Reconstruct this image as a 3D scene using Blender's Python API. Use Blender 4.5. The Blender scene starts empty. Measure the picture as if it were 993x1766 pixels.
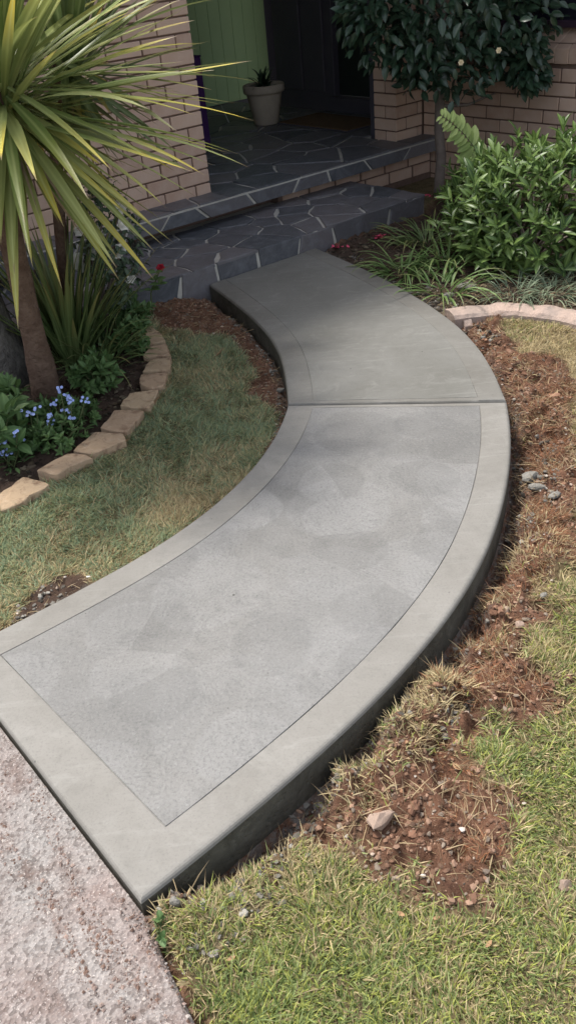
import bpy, bmesh, math, random
import numpy as np
from mathutils import Matrix, Vector, Euler

random.seed(7)
rng = np.random.default_rng(7)
S = bpy.context.scene
C = S.collection
R = math.radians

# ------------------------------------------------------------------ camera, sky, sun, exposure
H = 1.69                                   # eye height above the top of the new path (z = 0)
FPX, PITCH, ROLL = 1500.0, R(33.388), R(-5.738)
_f = np.array([0, math.cos(PITCH), -math.sin(PITCH)])
_u = np.array([0, math.sin(PITCH), math.cos(PITCH)])
_r = np.array([1.0, 0, 0])
RX = math.cos(ROLL) * _r + math.sin(ROLL) * _u
UX = -math.sin(ROLL) * _r + math.cos(ROLL) * _u
CAM = np.array([RX, UX, _f])
cd = bpy.data.cameras.new('camera')
cam = bpy.data.objects.new('camera', cd)
C.objects.link(cam)
cd.sensor_fit = 'HORIZONTAL'
cd.sensor_width = 36
cd.lens = FPX / 993 * 36
cd.clip_start = 0.05
cd.clip_end = 500
cam.matrix_world = Matrix(((RX[0], UX[0], -_f[0], 0), (RX[1], UX[1], -_f[1], 0), (RX[2], UX[2], -_f[2], H), (0, 0, 0, 1)))
S.camera = cam

HA = R(36.92)                              # heading of the house front
UD = np.array([math.cos(HA), math.sin(HA)])
VD = np.array([-math.sin(HA), math.cos(HA)])

SUN_EL = R(64)
SUN_DIR = Vector((VD[0] * 0.95 - UD[0] * 0.25, VD[1] * 0.95 - UD[1] * 0.25, 0)).normalized() * math.cos(SUN_EL) + Vector((0, 0, math.sin(SUN_EL)))
sl = bpy.data.lights.new('sun', 'SUN')
sl.energy = 2.0
sl.angle = R(9)
sl.color = (1.0, 0.955, 0.89)
so = bpy.data.objects.new('sun', sl)
C.objects.link(so)
so.rotation_euler = SUN_DIR.to_track_quat('Z', 'Y').to_euler()
W = bpy.data.worlds.new('World')
S.world = W
W.use_nodes = True
wn = W.node_tree.nodes
sky = wn.new('ShaderNodeTexSky')
sky.sky_type = 'NISHITA'
sky.sun_disc = False
sky.sun_elevation = SUN_EL
sky.sun_rotation = math.atan2(SUN_DIR.x, SUN_DIR.y)
sky.dust_density = 3.0
sky.air_density = 1.0
hz = wn.new('ShaderNodeHueSaturation')          # thin bright cloud: a whiter sky than the clear one
hz.inputs['Saturation'].default_value = 0.45
W.node_tree.links.new(sky.outputs[0], hz.inputs['Color'])
W.node_tree.links.new(hz.outputs[0], wn['Background'].inputs[0])
wn['Background'].inputs[1].default_value = 0.15
S.view_settings.view_transform = 'Standard'
S.view_settings.look = 'None'
S.view_settings.exposure = 1.05
S.cycles.max_bounces = 8
S.cycles.use_denoising = True

# ------------------------------------------------------------------ helpers
def at(px, py, z=0.0):
    """point where the sight line through a photo pixel meets height z"""
    c = np.array([(px - 496.5) / FPX, -(py - 883) / FPX, 1.0])
    d = CAM.T @ c
    t = (z - H) / d[2]
    return np.array([d[0] * t, d[1] * t, z])

def ray(px, py, y):
    """point on the sight line at distance y ahead"""
    c = np.array([(px - 496.5) / FPX, -(py - 883) / FPX, 1.0])
    d = CAM.T @ c
    return np.array([0, 0, H]) + d * (y / d[1])

def project(P):
    d = P - np.array([0, 0, H])
    c = d @ CAM.T
    return np.stack([496.5 + FPX * c[:, 0] / c[:, 2], 883 - FPX * c[:, 1] / c[:, 2]], 1), c[:, 2]

def house(u, v, z=0.0):
    return np.array([u * UD[0] + v * VD[0], u * UD[1] + v * VD[1], z])

def h2(ix, iy, seed):
    n = (ix.astype(np.int64) * 374761393 + iy.astype(np.int64) * 668265263 + seed * 982451653) & 0xFFFFFFFF
    n = ((n ^ (n >> 13)) * 1274126177) & 0xFFFFFFFF
    return ((n ^ (n >> 16)) & 0xFFFF) / 65535.0

def vnoise(x, y, s, seed=0):
    x = np.asarray(x) / s
    y = np.asarray(y) / s
    ix, iy = np.floor(x), np.floor(y)
    fx, fy = x - ix, y - iy
    fx, fy = fx * fx * (3 - 2 * fx), fy * fy * (3 - 2 * fy)
    a, b, c, d = h2(ix, iy, seed), h2(ix + 1, iy, seed), h2(ix, iy + 1, seed), h2(ix + 1, iy + 1, seed)
    return (a * (1 - fx) + b * fx) * (1 - fy) + (c * (1 - fx) + d * fx) * fy

def fbm(x, y, s, seed=0, o=4):
    t, a, n = 0, 0.5, 0
    for k in range(o):
        t = t + a * vnoise(x, y, s / 2 ** k, seed + k)
        n += a
        a *= 0.55
    return t / n

def sstep(a, b, x):
    t = np.clip((x - a) / (b - a), 0, 1)
    return t * t * (3 - 2 * t)

def sdist(x, y, poly, closed=True):
    """signed distance, negative inside (or plain distance to an open line)"""
    poly = np.asarray(poly, float)[:, :2]
    n = len(poly)
    d = np.full(np.shape(x), 1e9)
    ins = np.zeros(np.shape(x), bool)
    for i in range(n if closed else n - 1):
        a, b = poly[i], poly[(i + 1) % n]
        e = b - a
        wx, wy = x - a[0], y - a[1]
        t = np.clip((wx * e[0] + wy * e[1]) / max(e @ e, 1e-12), 0, 1)
        d = np.minimum(d, np.hypot(wx - t * e[0], wy - t * e[1]))
        if closed and abs(e[1]) > 1e-12:
            ins ^= ((a[1] > y) != (b[1] > y)) & (x < a[0] + e[0] * (y - a[1]) / e[1])
    return np.where(ins, -d, d) if closed else d

def inview(P, m=70):
    q, z = project(P)
    return (z > 0.2) & (q[:, 0] > -m) & (q[:, 0] < 993 + m) & (q[:, 1] > -m) & (q[:, 1] < 1766 + m)

def mesh(name, V, F, mats=(), smooth=False, mi=None, attrs=None):
    me = bpy.data.meshes.new(name)
    V = np.asarray(V, np.float32).reshape(-1, 3)
    if isinstance(F, np.ndarray):
        k = F.shape[1]
        me.vertices.add(len(V))
        me.vertices.foreach_set('co', V.ravel())
        me.loops.add(F.size)
        me.loops.foreach_set('vertex_index', F.ravel().astype(np.int32))
        me.polygons.add(len(F))
        me.polygons.foreach_set('loop_start', np.arange(0, F.size, k, dtype=np.int32))
        me.update(calc_edges=True)
    else:
        me.from_pydata(V.tolist(), [], F)
    for m in (mats if isinstance(mats, (list, tuple)) else [mats]):
        me.materials.append(m)
    if mi is not None:
        me.polygons.foreach_set('material_index', np.asarray(mi, np.int32))
    me.polygons.foreach_set('use_smooth', np.full(len(me.polygons), bool(smooth)))
    for k, a in (attrs or {}).items():
        a = np.asarray(a, np.float32)
        if a.ndim == 1:
            me.attributes.new(k, 'FLOAT', 'POINT').data.foreach_set('value', a)
        else:
            me.attributes.new(k, 'FLOAT_COLOR', 'POINT').data.foreach_set('color', np.c_[a, np.ones(len(a))].astype(np.float32).ravel())
    me.update()
    return me

def link(name, me, parent=None, loc=None, mat=None):
    o = bpy.data.objects.new(name, me)
    C.objects.link(o)
    if parent is not None:
        o.parent = parent
    if mat is not None:
        o.matrix_basis = mat
    elif loc is not None:
        o.location = loc
    return o

def thing(name, label, cat, loc=(0, 0, 0), rz=0, group=None, me=None):
    o = bpy.data.objects.new(name, me)
    C.objects.link(o)
    o.location = loc
    o.rotation_euler = (0, 0, rz)
    o['label'] = label
    o['category'] = cat
    if group:
        o['group'] = group
    return o

def boxmesh(name, lo, hi, m, bev=0.0):
    bm = bmesh.new()
    bmesh.ops.create_cube(bm, size=1)
    lo, hi = Vector(lo), Vector(hi)
    for v in bm.verts:
        v.co = Vector([(lo[i] + hi[i]) / 2 + v.co[i] * (hi[i] - lo[i]) for i in range(3)])
    if bev:
        bmesh.ops.bevel(bm, geom=bm.edges[:], offset=bev, segments=1, affect='EDGES')
    me = bpy.data.meshes.new(name)
    bm.to_mesh(me)
    bm.free()
    me.materials.append(m)
    return me

def lathe(name, prof, m, n=28, wob=0.0):
    V, F = [], []
    for i, (r, z) in enumerate(prof):
        for k in range(n):
            a = 2 * math.pi * k / n
            V.append((r * math.cos(a), r * math.sin(a), z))
    for i in range(len(prof) - 1):
        for k in range(n):
            F.append((i * n + k, i * n + (k + 1) % n, (i + 1) * n + (k + 1) % n, (i + 1) * n + k))
    return mesh(name, V, F, m, True)

def tube(name, pts, rad, m, n=8, rough=0.0, seed=0):
    pts = [Vector(p) for p in pts]
    rr = random.Random(seed)
    V, F = [], []
    for i, p in enumerate(pts):
        t = (pts[min(i + 1, len(pts) - 1)] - pts[max(i - 1, 0)]).normalized()
        a = t.cross(Vector((0.3, 1, 0.2))).normalized()
        b = t.cross(a)
        for k in range(n):
            an = 2 * math.pi * k / n
            q = rad[i] * (1 + rough * (rr.random() - 0.5))
            V.append(p + a * math.cos(an) * q + b * math.sin(an) * q)
    for i in range(len(pts) - 1):
        for k in range(n):
            F.append((i * n + k, i * n + (k + 1) % n, (i + 1) * n + (k + 1) % n, (i + 1) * n + k))
    F.append(tuple(range(n))[::-1])
    F.append(tuple(range((len(pts) - 1) * n, len(pts) * n)))
    return mesh(name, V, F, m, True)

# ------------------------------------------------------------------ materials
class NT:
    def __init__(s, name, rough=0.8, spec=0.3):
        s.m = bpy.data.materials.new(name)
        s.m.use_nodes = True
        s.t = s.m.node_tree
        s.b = s.t.nodes['Principled BSDF']
        s.b.inputs['Roughness'].default_value = rough
        s.b.inputs['Specular IOR Level'].default_value = spec
        s.co = None
    def n(s, ty, **k):
        x = s.t.nodes.new(ty)
        for a, v in k.items():
            setattr(x, a, v)
        return x
    def l(s, a, b):
        s.t.links.new(a, b)
    def coord(s, kind='Object'):
        if s.co is None:
            s.co = s.n('ShaderNodeTexCoord')
        return s.co.outputs[kind]
    def pos(s):
        return s.n('ShaderNodeNewGeometry').outputs['Position']
    def noise(s, scale, det=6, rough=0.6, dist=0.0, vec=None):
        x = s.n('ShaderNodeTexNoise')
        x.inputs['Scale'].default_value = scale
        x.inputs['Detail'].default_value = det
        x.inputs['Roughness'].default_value = rough
        x.inputs['Distortion'].default_value = dist
        s.l(vec if vec is not None else s.coord(), x.inputs['Vector'])
        return x.outputs[0]
    def ramp(s, fac, stops):
        x = s.n('ShaderNodeValToRGB')
        e = x.color_ramp.elements
        while len(e) < len(stops):
            e.new(0.5)
        for i, (p, c) in enumerate(stops):
            e[i].position = p
            e[i].color = (c, c, c, 1) if isinstance(c, (int, float)) else (*c, 1)
        s.l(fac, x.inputs[0])
        return x.outputs[0]
    def mix(s, a, b, fac=0.5, mode='MIX'):
        x = s.n('ShaderNodeMix', data_type='RGBA', blend_type=mode)
        for v, i in ((fac, 0), (a, 6), (b, 7)):
            if hasattr(v, 'links'):
                s.l(v, x.inputs[i])
            else:
                x.inputs[i].default_value = v if isinstance(v, (int, float)) else (*v, 1)
        return x.outputs[2]
    def math(s, a, b, op='ADD'):
        x = s.n('ShaderNodeMath', operation=op)
        for v, i in ((a, 0), (b, 1)):
            if hasattr(v, 'links'):
                s.l(v, x.inputs[i])
            else:
                x.inputs[i].default_value = v
        return x.outputs[0]
    def col(s, c):
        if hasattr(c, 'links'):
            s.l(c, s.b.inputs['Base Color'])
        else:
            s.b.inputs['Base Color'].default_value = (*c, 1)
    def bump(s, hgt, strength=0.3, dist=0.01):
        x = s.n('ShaderNodeBump')
        x.inputs['Strength'].default_value = strength
        x.inputs['Distance'].default_value = dist
        s.l(hgt, x.inputs['Height'])
        old = s.b.inputs['Normal'].links
        if old:
            s.l(old[0].from_socket, x.inputs['Normal'])
        s.l(x.outputs[0], s.b.inputs['Normal'])
    def attr(s, name, out='Fac'):
        return s.n('ShaderNodeAttribute', attribute_name=name).outputs[out]
    def rand(s):
        return s.n('ShaderNodeObjectInfo').outputs['Random']
    def rough(s, v):
        s.l(v, s.b.inputs['Roughness'])

def simple(name, a, b, scale=8, rough=0.8, bump=0.2, bs=60, bd=0.004, rnd=0.0, spec=0.3):
    t = NT(name, rough, spec)
    c = t.mix(a, b, t.ramp(t.noise(scale), [(0.3, 0), (0.7, 1)]))
    if rnd:
        c = t.mix(c, tuple(x * 0.5 for x in a), t.math(t.rand(), rnd, 'MULTIPLY'))
    t.col(c)
    if bump:
        t.bump(t.noise(bs, 5), bump, bd)
    return t.m

def concrete(name, a, b, swirl):
    t = NT(name, 0.75, 0.25)
    p = t.pos()
    big = t.ramp(t.noise(2.2, 5, 0.65, 0.6, p), [(0.3, 0), (0.72, 1)])
    c = t.mix(a, b, big)
    fine = t.noise(170, 3, 0.7, 0, p)
    if swirl:
        # overlapping arcs left by the wooden float: each patch carries curved strokes about a centre of its own
        nz = t.n('ShaderNodeTexNoise')
        nz.inputs['Scale'].default_value = 2.0
        nz.inputs['Detail'].default_value = 1.2
        t.l(p, nz.inputs['Vector'])
        def vm(op, a, b=None, sc=None):
            x = t.n('ShaderNodeVectorMath', operation=op)
            t.l(a, x.inputs[0])
            if b is not None:
                t.l(b, x.inputs[1])
            if sc is not None:
                x.inputs[3].default_value = sc
            return x
        wp = vm('ADD', p, vm('SCALE', nz.outputs['Color'], None, 0.55).outputs[0]).outputs[0]
        vo = t.n('ShaderNodeTexVoronoi', voronoi_dimensions='2D')
        vo.inputs['Scale'].default_value = 4.3
        t.l(wp, vo.inputs['Vector'])
        off = vm('SCALE', vo.outputs['Color'], None, 1.1).outputs[0]
        ctr = vm('ADD', vo.outputs['Position'], off).outputs[0]
        dd = vm('DISTANCE', wp, ctr).outputs['Value']
        arg = t.math(t.math(dd, 330, 'MULTIPLY'), t.math(t.noise(11, 4, 0.65, 0, p), 26, 'MULTIPLY'), 'ADD')
        strokes = t.math(t.math(t.math(arg, 0, 'SINE'), 0.5, 'MULTIPLY'), t.ramp(t.noise(9, 4, 0.7, 0, p), [(0.42, 0), (0.62, 1)]), 'MULTIPLY')
        wq = vm('ADD', p, vm('SCALE', nz.outputs['Color'], None, 0.10).outputs[0]).outputs[0]
        for scl, ox in ((1.9, 0.0), (2.5, 3.7), (2.1, 8.3), (3.1, 5.9)):
            mp = t.n('ShaderNodeMapping')
            mp.inputs['Location'].default_value = (ox, ox * 0.7, 0)
            t.l(wq, mp.inputs[0])
            dv = t.n('ShaderNodeTexVoronoi', voronoi_dimensions='2D')
            dv.inputs['Scale'].default_value = scl
            t.l(mp.outputs[0], dv.inputs['Vector'])
            sep = t.n('ShaderNodeSeparateColor')
            t.l(dv.outputs['Color'], sep.inputs[0])
            disc = t.ramp(dv.outputs['Distance'], [(0.37, 1), (0.40, 0)])
            tone = t.ramp(sep.outputs[0], [(0.1, (0.11, 0.109, 0.105)), (0.9, (0.27, 0.267, 0.26))])
            c = t.mix(c, tone, t.math(disc, 0.24, 'MULTIPLY'))
            rimm = t.math(t.ramp(dv.outputs['Distance'], [(0.34, 0), (0.39, 1), (0.41, 0)]), t.ramp(t.noise(5, 3, 0.6, 0, p), [(0.4, 0), (0.6, 1)]), 'MULTIPLY')
            c = t.mix(c, (0.31, 0.306, 0.298), t.math(rimm, 0.13, 'MULTIPLY'))
        c = t.mix(c, (0.13, 0.13, 0.126), t.math(t.ramp(strokes, [(0.0, 0), (0.5, 1)]), 0.30, 'MULTIPLY'))
        c = t.mix(c, (0.09, 0.09, 0.086), t.math(t.ramp(t.noise(110, 4, 0.8, 0, p), [(0.34, 1), (0.5, 0)]), 0.55, 'MULTIPLY'))
        c = t.mix(c, (0.32, 0.318, 0.31), t.math(t.ramp(t.noise(95, 4, 0.75, 0, p), [(0.55, 0), (0.72, 1)]), 0.45, 'MULTIPLY'))
        c = t.mix(c, (0.31, 0.306, 0.297), t.math(t.ramp(vo.outputs['Distance'], [(0.40, 0), (0.70, 1)]), 0.10, 'MULTIPLY'))
        c = t.mix(c, (0.10, 0.10, 0.096), t.math(t.ramp(t.noise(9, 8, 0.8, 1.5, p), [(0.50, 0), (0.70, 1)]), 0.38, 'MULTIPLY'))
        t.bump(strokes, 0.3, 0.002)
        t.bump(t.noise(75, 4, 0.75, 0, p), 0.35, 0.004)
        t.bump(fine, 0.5, 0.003)
    else:
        c = t.mix(c, (0.11, 0.108, 0.095), t.math(t.ramp(t.noise(24, 5, 0.7, 0.3, p), [(0.5, 0), (0.75, 1)]), 0.26, 'MULTIPLY'))
        c = t.mix(c, (0.09, 0.088, 0.08), t.math(t.ramp(t.noise(140, 4, 0.8, 0, p), [(0.34, 1), (0.48, 0)]), 0.30, 'MULTIPLY'))
        st = t.n('ShaderNodeMapping')
        t.l(p, st.inputs[0])
        st.inputs['Scale'].default_value = (5, 42, 1)
        st.inputs['Rotation'].default_value = (0, 0, 0.6)
        c = t.mix(c, (0.34, 0.335, 0.31), t.math(t.ramp(t.noise(1, 5, 0.7, 0.6, st.outputs[0]), [(0.55, 0), (0.75, 1)]), 0.30, 'MULTIPLY'))
        c = t.mix(c, (0.33, 0.325, 0.30), t.math(t.ramp(t.noise(9, 6, 0.72, 0.8, p), [(0.55, 0), (0.78, 1)]), 0.35, 'MULTIPLY'))
        t.bump(t.noise(40, 5, 0.6, 0, p), 0.12, 0.004)
        t.bump(fine, 0.08, 0.002)
    pits = t.n('ShaderNodeTexVoronoi')
    pits.inputs['Scale'].default_value = 26
    t.l(p, pits.inputs['Vector'])
    pr = t.math(t.ramp(pits.outputs['Distance'], [(0.05, 1), (0.09, 0)]), t.ramp(pits.outputs['Color'], [(0.82, 0), (0.86, 1)]), 'MULTIPLY')
    c = t.mix(c, (0.10, 0.10, 0.09), pr)
    p2 = t.n('ShaderNodeTexVoronoi')
    p2.inputs['Scale'].default_value = 7
    t.l(p, p2.inputs['Vector'])
    c = t.mix(c, (0.055, 0.05, 0.045), t.math(t.ramp(p2.outputs['Distance'], [(0.025, 1), (0.045, 0)]), t.ramp(p2.outputs['Color'], [(0.60, 0), (0.64, 1)]), 'MULTIPLY'))
    t.col(c)
    return t.m

M = {}
M['border'] = concrete('trowelled concrete', (0.186, 0.176, 0.157), (0.252, 0.241, 0.22), False)
M['border2'] = concrete('damp shaded trowelled concrete', (0.143, 0.136, 0.12), (0.202, 0.195, 0.178), False)  # rear slab border: house shade, besides damp, put into the darker colour
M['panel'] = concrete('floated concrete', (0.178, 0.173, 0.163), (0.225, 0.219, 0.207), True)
t = NT('shaded formed concrete', 0.75, 0.25)  # slab sides: the shade they stand in is put into the colour
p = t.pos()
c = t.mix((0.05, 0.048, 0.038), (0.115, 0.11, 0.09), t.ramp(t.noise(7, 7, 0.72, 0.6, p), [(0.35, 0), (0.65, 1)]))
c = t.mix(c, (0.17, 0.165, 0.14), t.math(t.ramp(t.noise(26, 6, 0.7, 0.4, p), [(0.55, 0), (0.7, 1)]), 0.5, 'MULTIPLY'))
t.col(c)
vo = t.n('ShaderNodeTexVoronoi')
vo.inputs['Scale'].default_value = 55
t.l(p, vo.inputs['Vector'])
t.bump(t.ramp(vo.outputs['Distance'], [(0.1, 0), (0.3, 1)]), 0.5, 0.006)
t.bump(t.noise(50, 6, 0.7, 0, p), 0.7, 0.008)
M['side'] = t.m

t = NT('house brick', 0.85, 0.25)
c = t.mix((0.60, 0.43, 0.33), (0.47, 0.315, 0.24), t.rand())
c = t.mix(c, (0.62, 0.48, 0.40), t.math(t.ramp(t.noise(9, 4), [(0.4, 0), (0.7, 1)]), 0.5, 'MULTIPLY'))
t.col(c)
t.bump(t.noise(120, 4), 0.35, 0.003)
M['brick'] = t.m
M['mortar'] = simple('raked mortar', (0.14, 0.09, 0.07), (0.19, 0.13, 0.105), 20, 0.95)
t = NT('slate', 0.45, 0.4)
c = t.mix((0.075, 0.083, 0.096), (0.165, 0.152, 0.158), t.rand())
c = t.mix(c, (0.23, 0.235, 0.26), t.math(t.ramp(t.noise(6, 7, 0.72, 1.5), [(0.45, 0), (0.75, 1)]), 0.6, 'MULTIPLY'))
t.col(c)
t.bump(t.noise(14, 7, 0.7, 0.5), 0.7, 0.015)
M['slate'] = t.m
M['grout'] = simple('pale grout', (0.54, 0.52, 0.47), (0.42, 0.40, 0.36), 14, 0.95, 0.3)
M['green'] = simple('green paint', (0.32, 0.45, 0.23), (0.35, 0.48, 0.25), 3, 0.5, 0.05)
M['darkpaint'] = simple('charcoal paint', (0.075, 0.07, 0.09), (0.095, 0.088, 0.11), 4, 0.45, 0.05)
M['door'] = simple('dark green door', (0.02, 0.028, 0.026), (0.03, 0.038, 0.035), 4, 0.4, 0.03)
M['purple'] = simple('purple paint', (0.045, 0.014, 0.085), (0.06, 0.02, 0.105), 6, 0.5, 0.05)
M['eave'] = simple('eave paint', (0.78, 0.75, 0.68), (0.82, 0.79, 0.72), 4, 0.7, 0.05)
M['tile'] = simple('roof tile', (0.16, 0.08, 0.06), (0.2, 0.1, 0.08), 4, 0.8, 0.2)
M['window'] = NT('window glass', 0.08, 0.5).m
M['window'].node_tree.nodes['Principled BSDF'].inputs['Base Color'].default_value = (0.02, 0.02, 0.03, 1)
M['winframe'] = simple('plum window frame', (0.05, 0.03, 0.05), (0.06, 0.036, 0.06), 4, 0.5, 0.05)
M['curtain'] = simple('curtain', (0.16, 0.17, 0.23), (0.2, 0.2, 0.27), 4, 0.9, 0.1)
M['pot'] = simple('cream pot', (0.46, 0.40, 0.32), (0.37, 0.31, 0.25), 6, 0.8, 0.15)
M['mat'] = simple('coir', (0.11, 0.066, 0.036), (0.16, 0.10, 0.055), 30, 1.0, 0.8, 200, 0.006)
M['stake'] = simple('pale metal', (0.5, 0.5, 0.48), (0.42, 0.42, 0.4), 8, 0.5, 0.05)
t = NT('edging brick', 0.9, 0.2)
c = t.mix((0.47, 0.345, 0.225), (0.43, 0.30, 0.20), t.rand())
c = t.mix(c, (0.20, 0.12, 0.075), t.math(t.ramp(t.noise(13, 7, 0.72, 0.8), [(0.5, 0), (0.62, 1)]), 0.7, 'MULTIPLY'))
c = t.mix(c, (0.55, 0.44, 0.33), t.math(t.ramp(t.noise(30, 5, 0.7), [(0.55, 0), (0.7, 1)]), 0.5, 'MULTIPLY'))
t.col(c)
t.bump(t.noise(45, 6), 0.8, 0.010)
M['edging'] = t.m
t = NT('pink kerb', 0.9, 0.2)
c = t.mix((0.46, 0.345, 0.285), (0.35, 0.28, 0.24), t.ramp(t.noise(6, 5), [(0.35, 0), (0.65, 1)]))
c = t.mix(c, (0.22, 0.2, 0.18), t.math(t.ramp(t.noise(14, 6, 0.7, 0.8), [(0.55, 0), (0.7, 1)]), 0.6, 'MULTIPLY'))
t.col(c)
t.bump(t.noise(22, 7, 0.7), 0.9, 0.015)
M['kerb'] = t.m

t = NT('old driveway', 0.95, 0.15)
p = t.pos()
c = t.mix((0.275, 0.22, 0.2), (0.27, 0.255, 0.24), t.ramp(t.noise(2.6, 6, 0.65, 0.6, p), [(0.35, 0), (0.65, 1)]))
c = t.mix(c, (0.125, 0.08, 0.065), t.math(t.ramp(t.noise(7, 7, 0.7, 0.8, p), [(0.48, 0), (0.68, 1)]), 0.75, 'MULTIPLY'))
c = t.mix(c, (0.38, 0.35, 0.33), t.math(t.ramp(t.noise(16, 6, 0.75, 0.3, p), [(0.52, 0), (0.7, 1)]), 0.7, 'MULTIPLY'))
vo = t.n('ShaderNodeTexVoronoi')
vo.inputs['Scale'].default_value = 130
t.l(p, vo.inputs['Vector'])
c = t.mix(c, (0.06, 0.045, 0.04), t.math(t.ramp(vo.outputs['Color'], [(0.5, 0), (0.8, 1)]), 0.55, 'MULTIPLY'))
c = t.mix(c, (0.6, 0.54, 0.5), t.math(t.ramp(t.noise(210, 2, 0.6, 0, p), [(0.6, 0), (0.72, 1)]), 0.6, 'MULTIPLY'))
t.col(c)
t.bump(vo.outputs['Distance'], 0.6, 0.006)
t.bump(t.noise(12, 7, 0.7, 0, p), 0.5, 0.02)
M['drive'] = t.m

t = NT('soil and thatch', 0.97, 0.1)
p = t.pos()
soil = t.mix((0.23, 0.12, 0.075), (0.115, 0.06, 0.04), t.ramp(t.noise(9, 7, 0.7, 0.4, p), [(0.35, 0), (0.65, 1)]))
soil = t.mix(soil, (0.27, 0.17, 0.11), t.math(t.ramp(t.noise(60, 5, 0.7, 0, p), [(0.52, 0), (0.72, 1)]), 0.6, 'MULTIPLY'))
soil = t.mix(soil, (0.05, 0.044, 0.038), t.attr('mulch'))
soil = t.mix(soil, (0.23, 0.22, 0.20), t.math(t.attr('crumb'), t.ramp(t.noise(35, 6, 0.7, 0, p), [(0.4, 0), (0.6, 1)]), 'MULTIPLY'))
th = t.mix((0.17, 0.145, 0.075), (0.32, 0.25, 0.15), t.ramp(t.noise(8, 7, 0.7, 0, p), [(0.35, 0), (0.65, 1)]))
th = t.mix(th, (0.07, 0.055, 0.025), t.math(t.ramp(t.noise(110, 4, 0.7, 0, p), [(0.45, 0), (0.65, 1)]), 0.7, 'MULTIPLY'))
t.col(t.mix(th, soil, t.attr('dirt')))
t.bump(t.noise(22, 8, 0.75, 0, p), 0.9, 0.03)
t.bump(t.noise(150, 5, 0.7, 0, p), 0.6, 0.006)
M['ground'] = t.m

def colattr(name, rough=0.7, spec=0.25, trans=0.0):
    t = NT(name, rough, spec)
    c = t.attr('Col', 'Color')
    t.col(c)
    if trans:
        d = t.n('ShaderNodeBsdfTranslucent')
        t.l(c, d.inputs[0])
        mx = t.n('ShaderNodeMixShader')
        mx.inputs[0].default_value = trans
        t.l(t.b.outputs[0], mx.inputs[1])
        t.l(d.outputs[0], mx.inputs[2])
        t.l(mx.outputs[0], t.t.nodes['Material Output'].inputs[0])
    return t.m
M['grass'] = colattr('grass blades', 0.5, 0.3, 0.35)
M['clod'] = colattr('clods', 0.95, 0.1)

def leafmat(name, a, b, tip=None, rough=0.4, trans=0.2, spec=0.4):
    """colour varies from leaf to leaf (object random / per-leaf tone) and along the leaf"""
    t = NT(name, rough, spec)
    tone = t.math(t.math(t.rand(), t.attr('tone'), 'ADD'), 1.0, 'FRACT')
    c = t.mix(a, b, tone)
    if tip:
        c = t.mix(c, (0.20, 0.13, 0.075), t.math(t.ramp(t.noise(28, 4), [(0.66, 0), (0.74, 1)]), 0.6, 'MULTIPLY'))
        am = t.math(t.ramp(t.attr('along'), [(0.45, 0), (1.0, 1)]), t.ramp(t.math(t.math(tone, 7.31, 'MULTIPLY'), 1, 'FRACT'), [(0.25, 0.15), (0.85, 1)]), 'MULTIPLY')
        c = t.mix(c, tip, am)
        c = t.mix(c, (0.23, 0.15, 0.085), t.ramp(t.attr('along'), [(0.92, 0), (0.97, 1)]))
    c = t.mix(c, tuple(x * 1.5 + 0.02 for x in b), t.math(t.ramp(t.attr('rib'), [(0.6, 0), (1, 1)]), 0.5, 'MULTIPLY'))
    t.col(c)
    d = t.n('ShaderNodeBsdfTranslucent')
    t.l(c, d.inputs[0])
    mx = t.n('ShaderNodeMixShader')
    mx.inputs[0].default_value = trans
    t.l(t.b.outputs[0], mx.inputs[1])
    t.l(d.outputs[0], mx.inputs[2])
    t.l(mx.outputs[0], t.t.nodes['Material Output'].inputs[0])
    return t.m
M['cord'] = leafmat('cordyline leaf', (0.15, 0.21, 0.06), (0.35, 0.38, 0.15), (0.68, 0.52, 0.07), 0.38, 0.25)
M['cord_dark'] = leafmat('older cordyline leaf', (0.09, 0.14, 0.05), (0.18, 0.22, 0.09), (0.42, 0.29, 0.07), 0.45, 0.25)
M['strap'] = leafmat('strap leaf', (0.065, 0.11, 0.035), (0.15, 0.205, 0.075), (0.32, 0.27, 0.10), 0.45, 0.2)
M['camellia'] = leafmat('camellia leaf', (0.016, 0.04, 0.024), (0.04, 0.075, 0.042), None, 0.3, 0.1, 0.5)
M['shrub'] = leafmat('shrub leaf', (0.04, 0.085, 0.026), (0.16, 0.24, 0.065), None, 0.38, 0.25)
M['weed'] = leafmat('weed leaf', (0.07, 0.14, 0.045), (0.12, 0.20, 0.07), None, 0.55, 0.25)
M['lily'] = leafmat('lily leaf', (0.08, 0.16, 0.045), (0.17, 0.26, 0.08), (0.34, 0.31, 0.14), 0.45, 0.25)
M['palegrass'] = leafmat('grey green grass', (0.13, 0.19, 0.12), (0.22, 0.27, 0.17), (0.33, 0.29, 0.18), 0.6, 0.2)
M['fern'] = leafmat('fern leaf', (0.24, 0.33, 0.09), (0.34, 0.42, 0.14), None, 0.5, 0.3)
M['rose'] = leafmat('rose leaf', (0.04, 0.075, 0.045), (0.09, 0.13, 0.08), None, 0.5, 0.2)
M['white'] = simple('white petal', (0.75, 0.74, 0.68), (0.82, 0.8, 0.75), 20, 0.6, 0)
M['cream'] = simple('cream petal', (0.7, 0.58, 0.36), (0.8, 0.7, 0.5), 20, 0.6, 0)
M['blue'] = simple('blue petal', (0.26, 0.34, 0.72), (0.42, 0.52, 0.85), 40, 0.6, 0)
M['red'] = simple('red petal', (0.32, 0.012, 0.03), (0.42, 0.02, 0.04), 40, 0.6, 0)
M['pink'] = simple('fallen pink petal', (0.55, 0.05, 0.12), (0.65, 0.10, 0.17), 40, 0.6, 0)
M['bark'] = simple('cordyline bark', (0.10, 0.06, 0.042), (0.20, 0.135, 0.10), 16, 0.95, 1.0, 45, 0.02)
M['greybark'] = simple('grey bark', (0.10, 0.092, 0.085), (0.26, 0.24, 0.215), 22, 0.95, 1.0, 40, 0.025)
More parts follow.
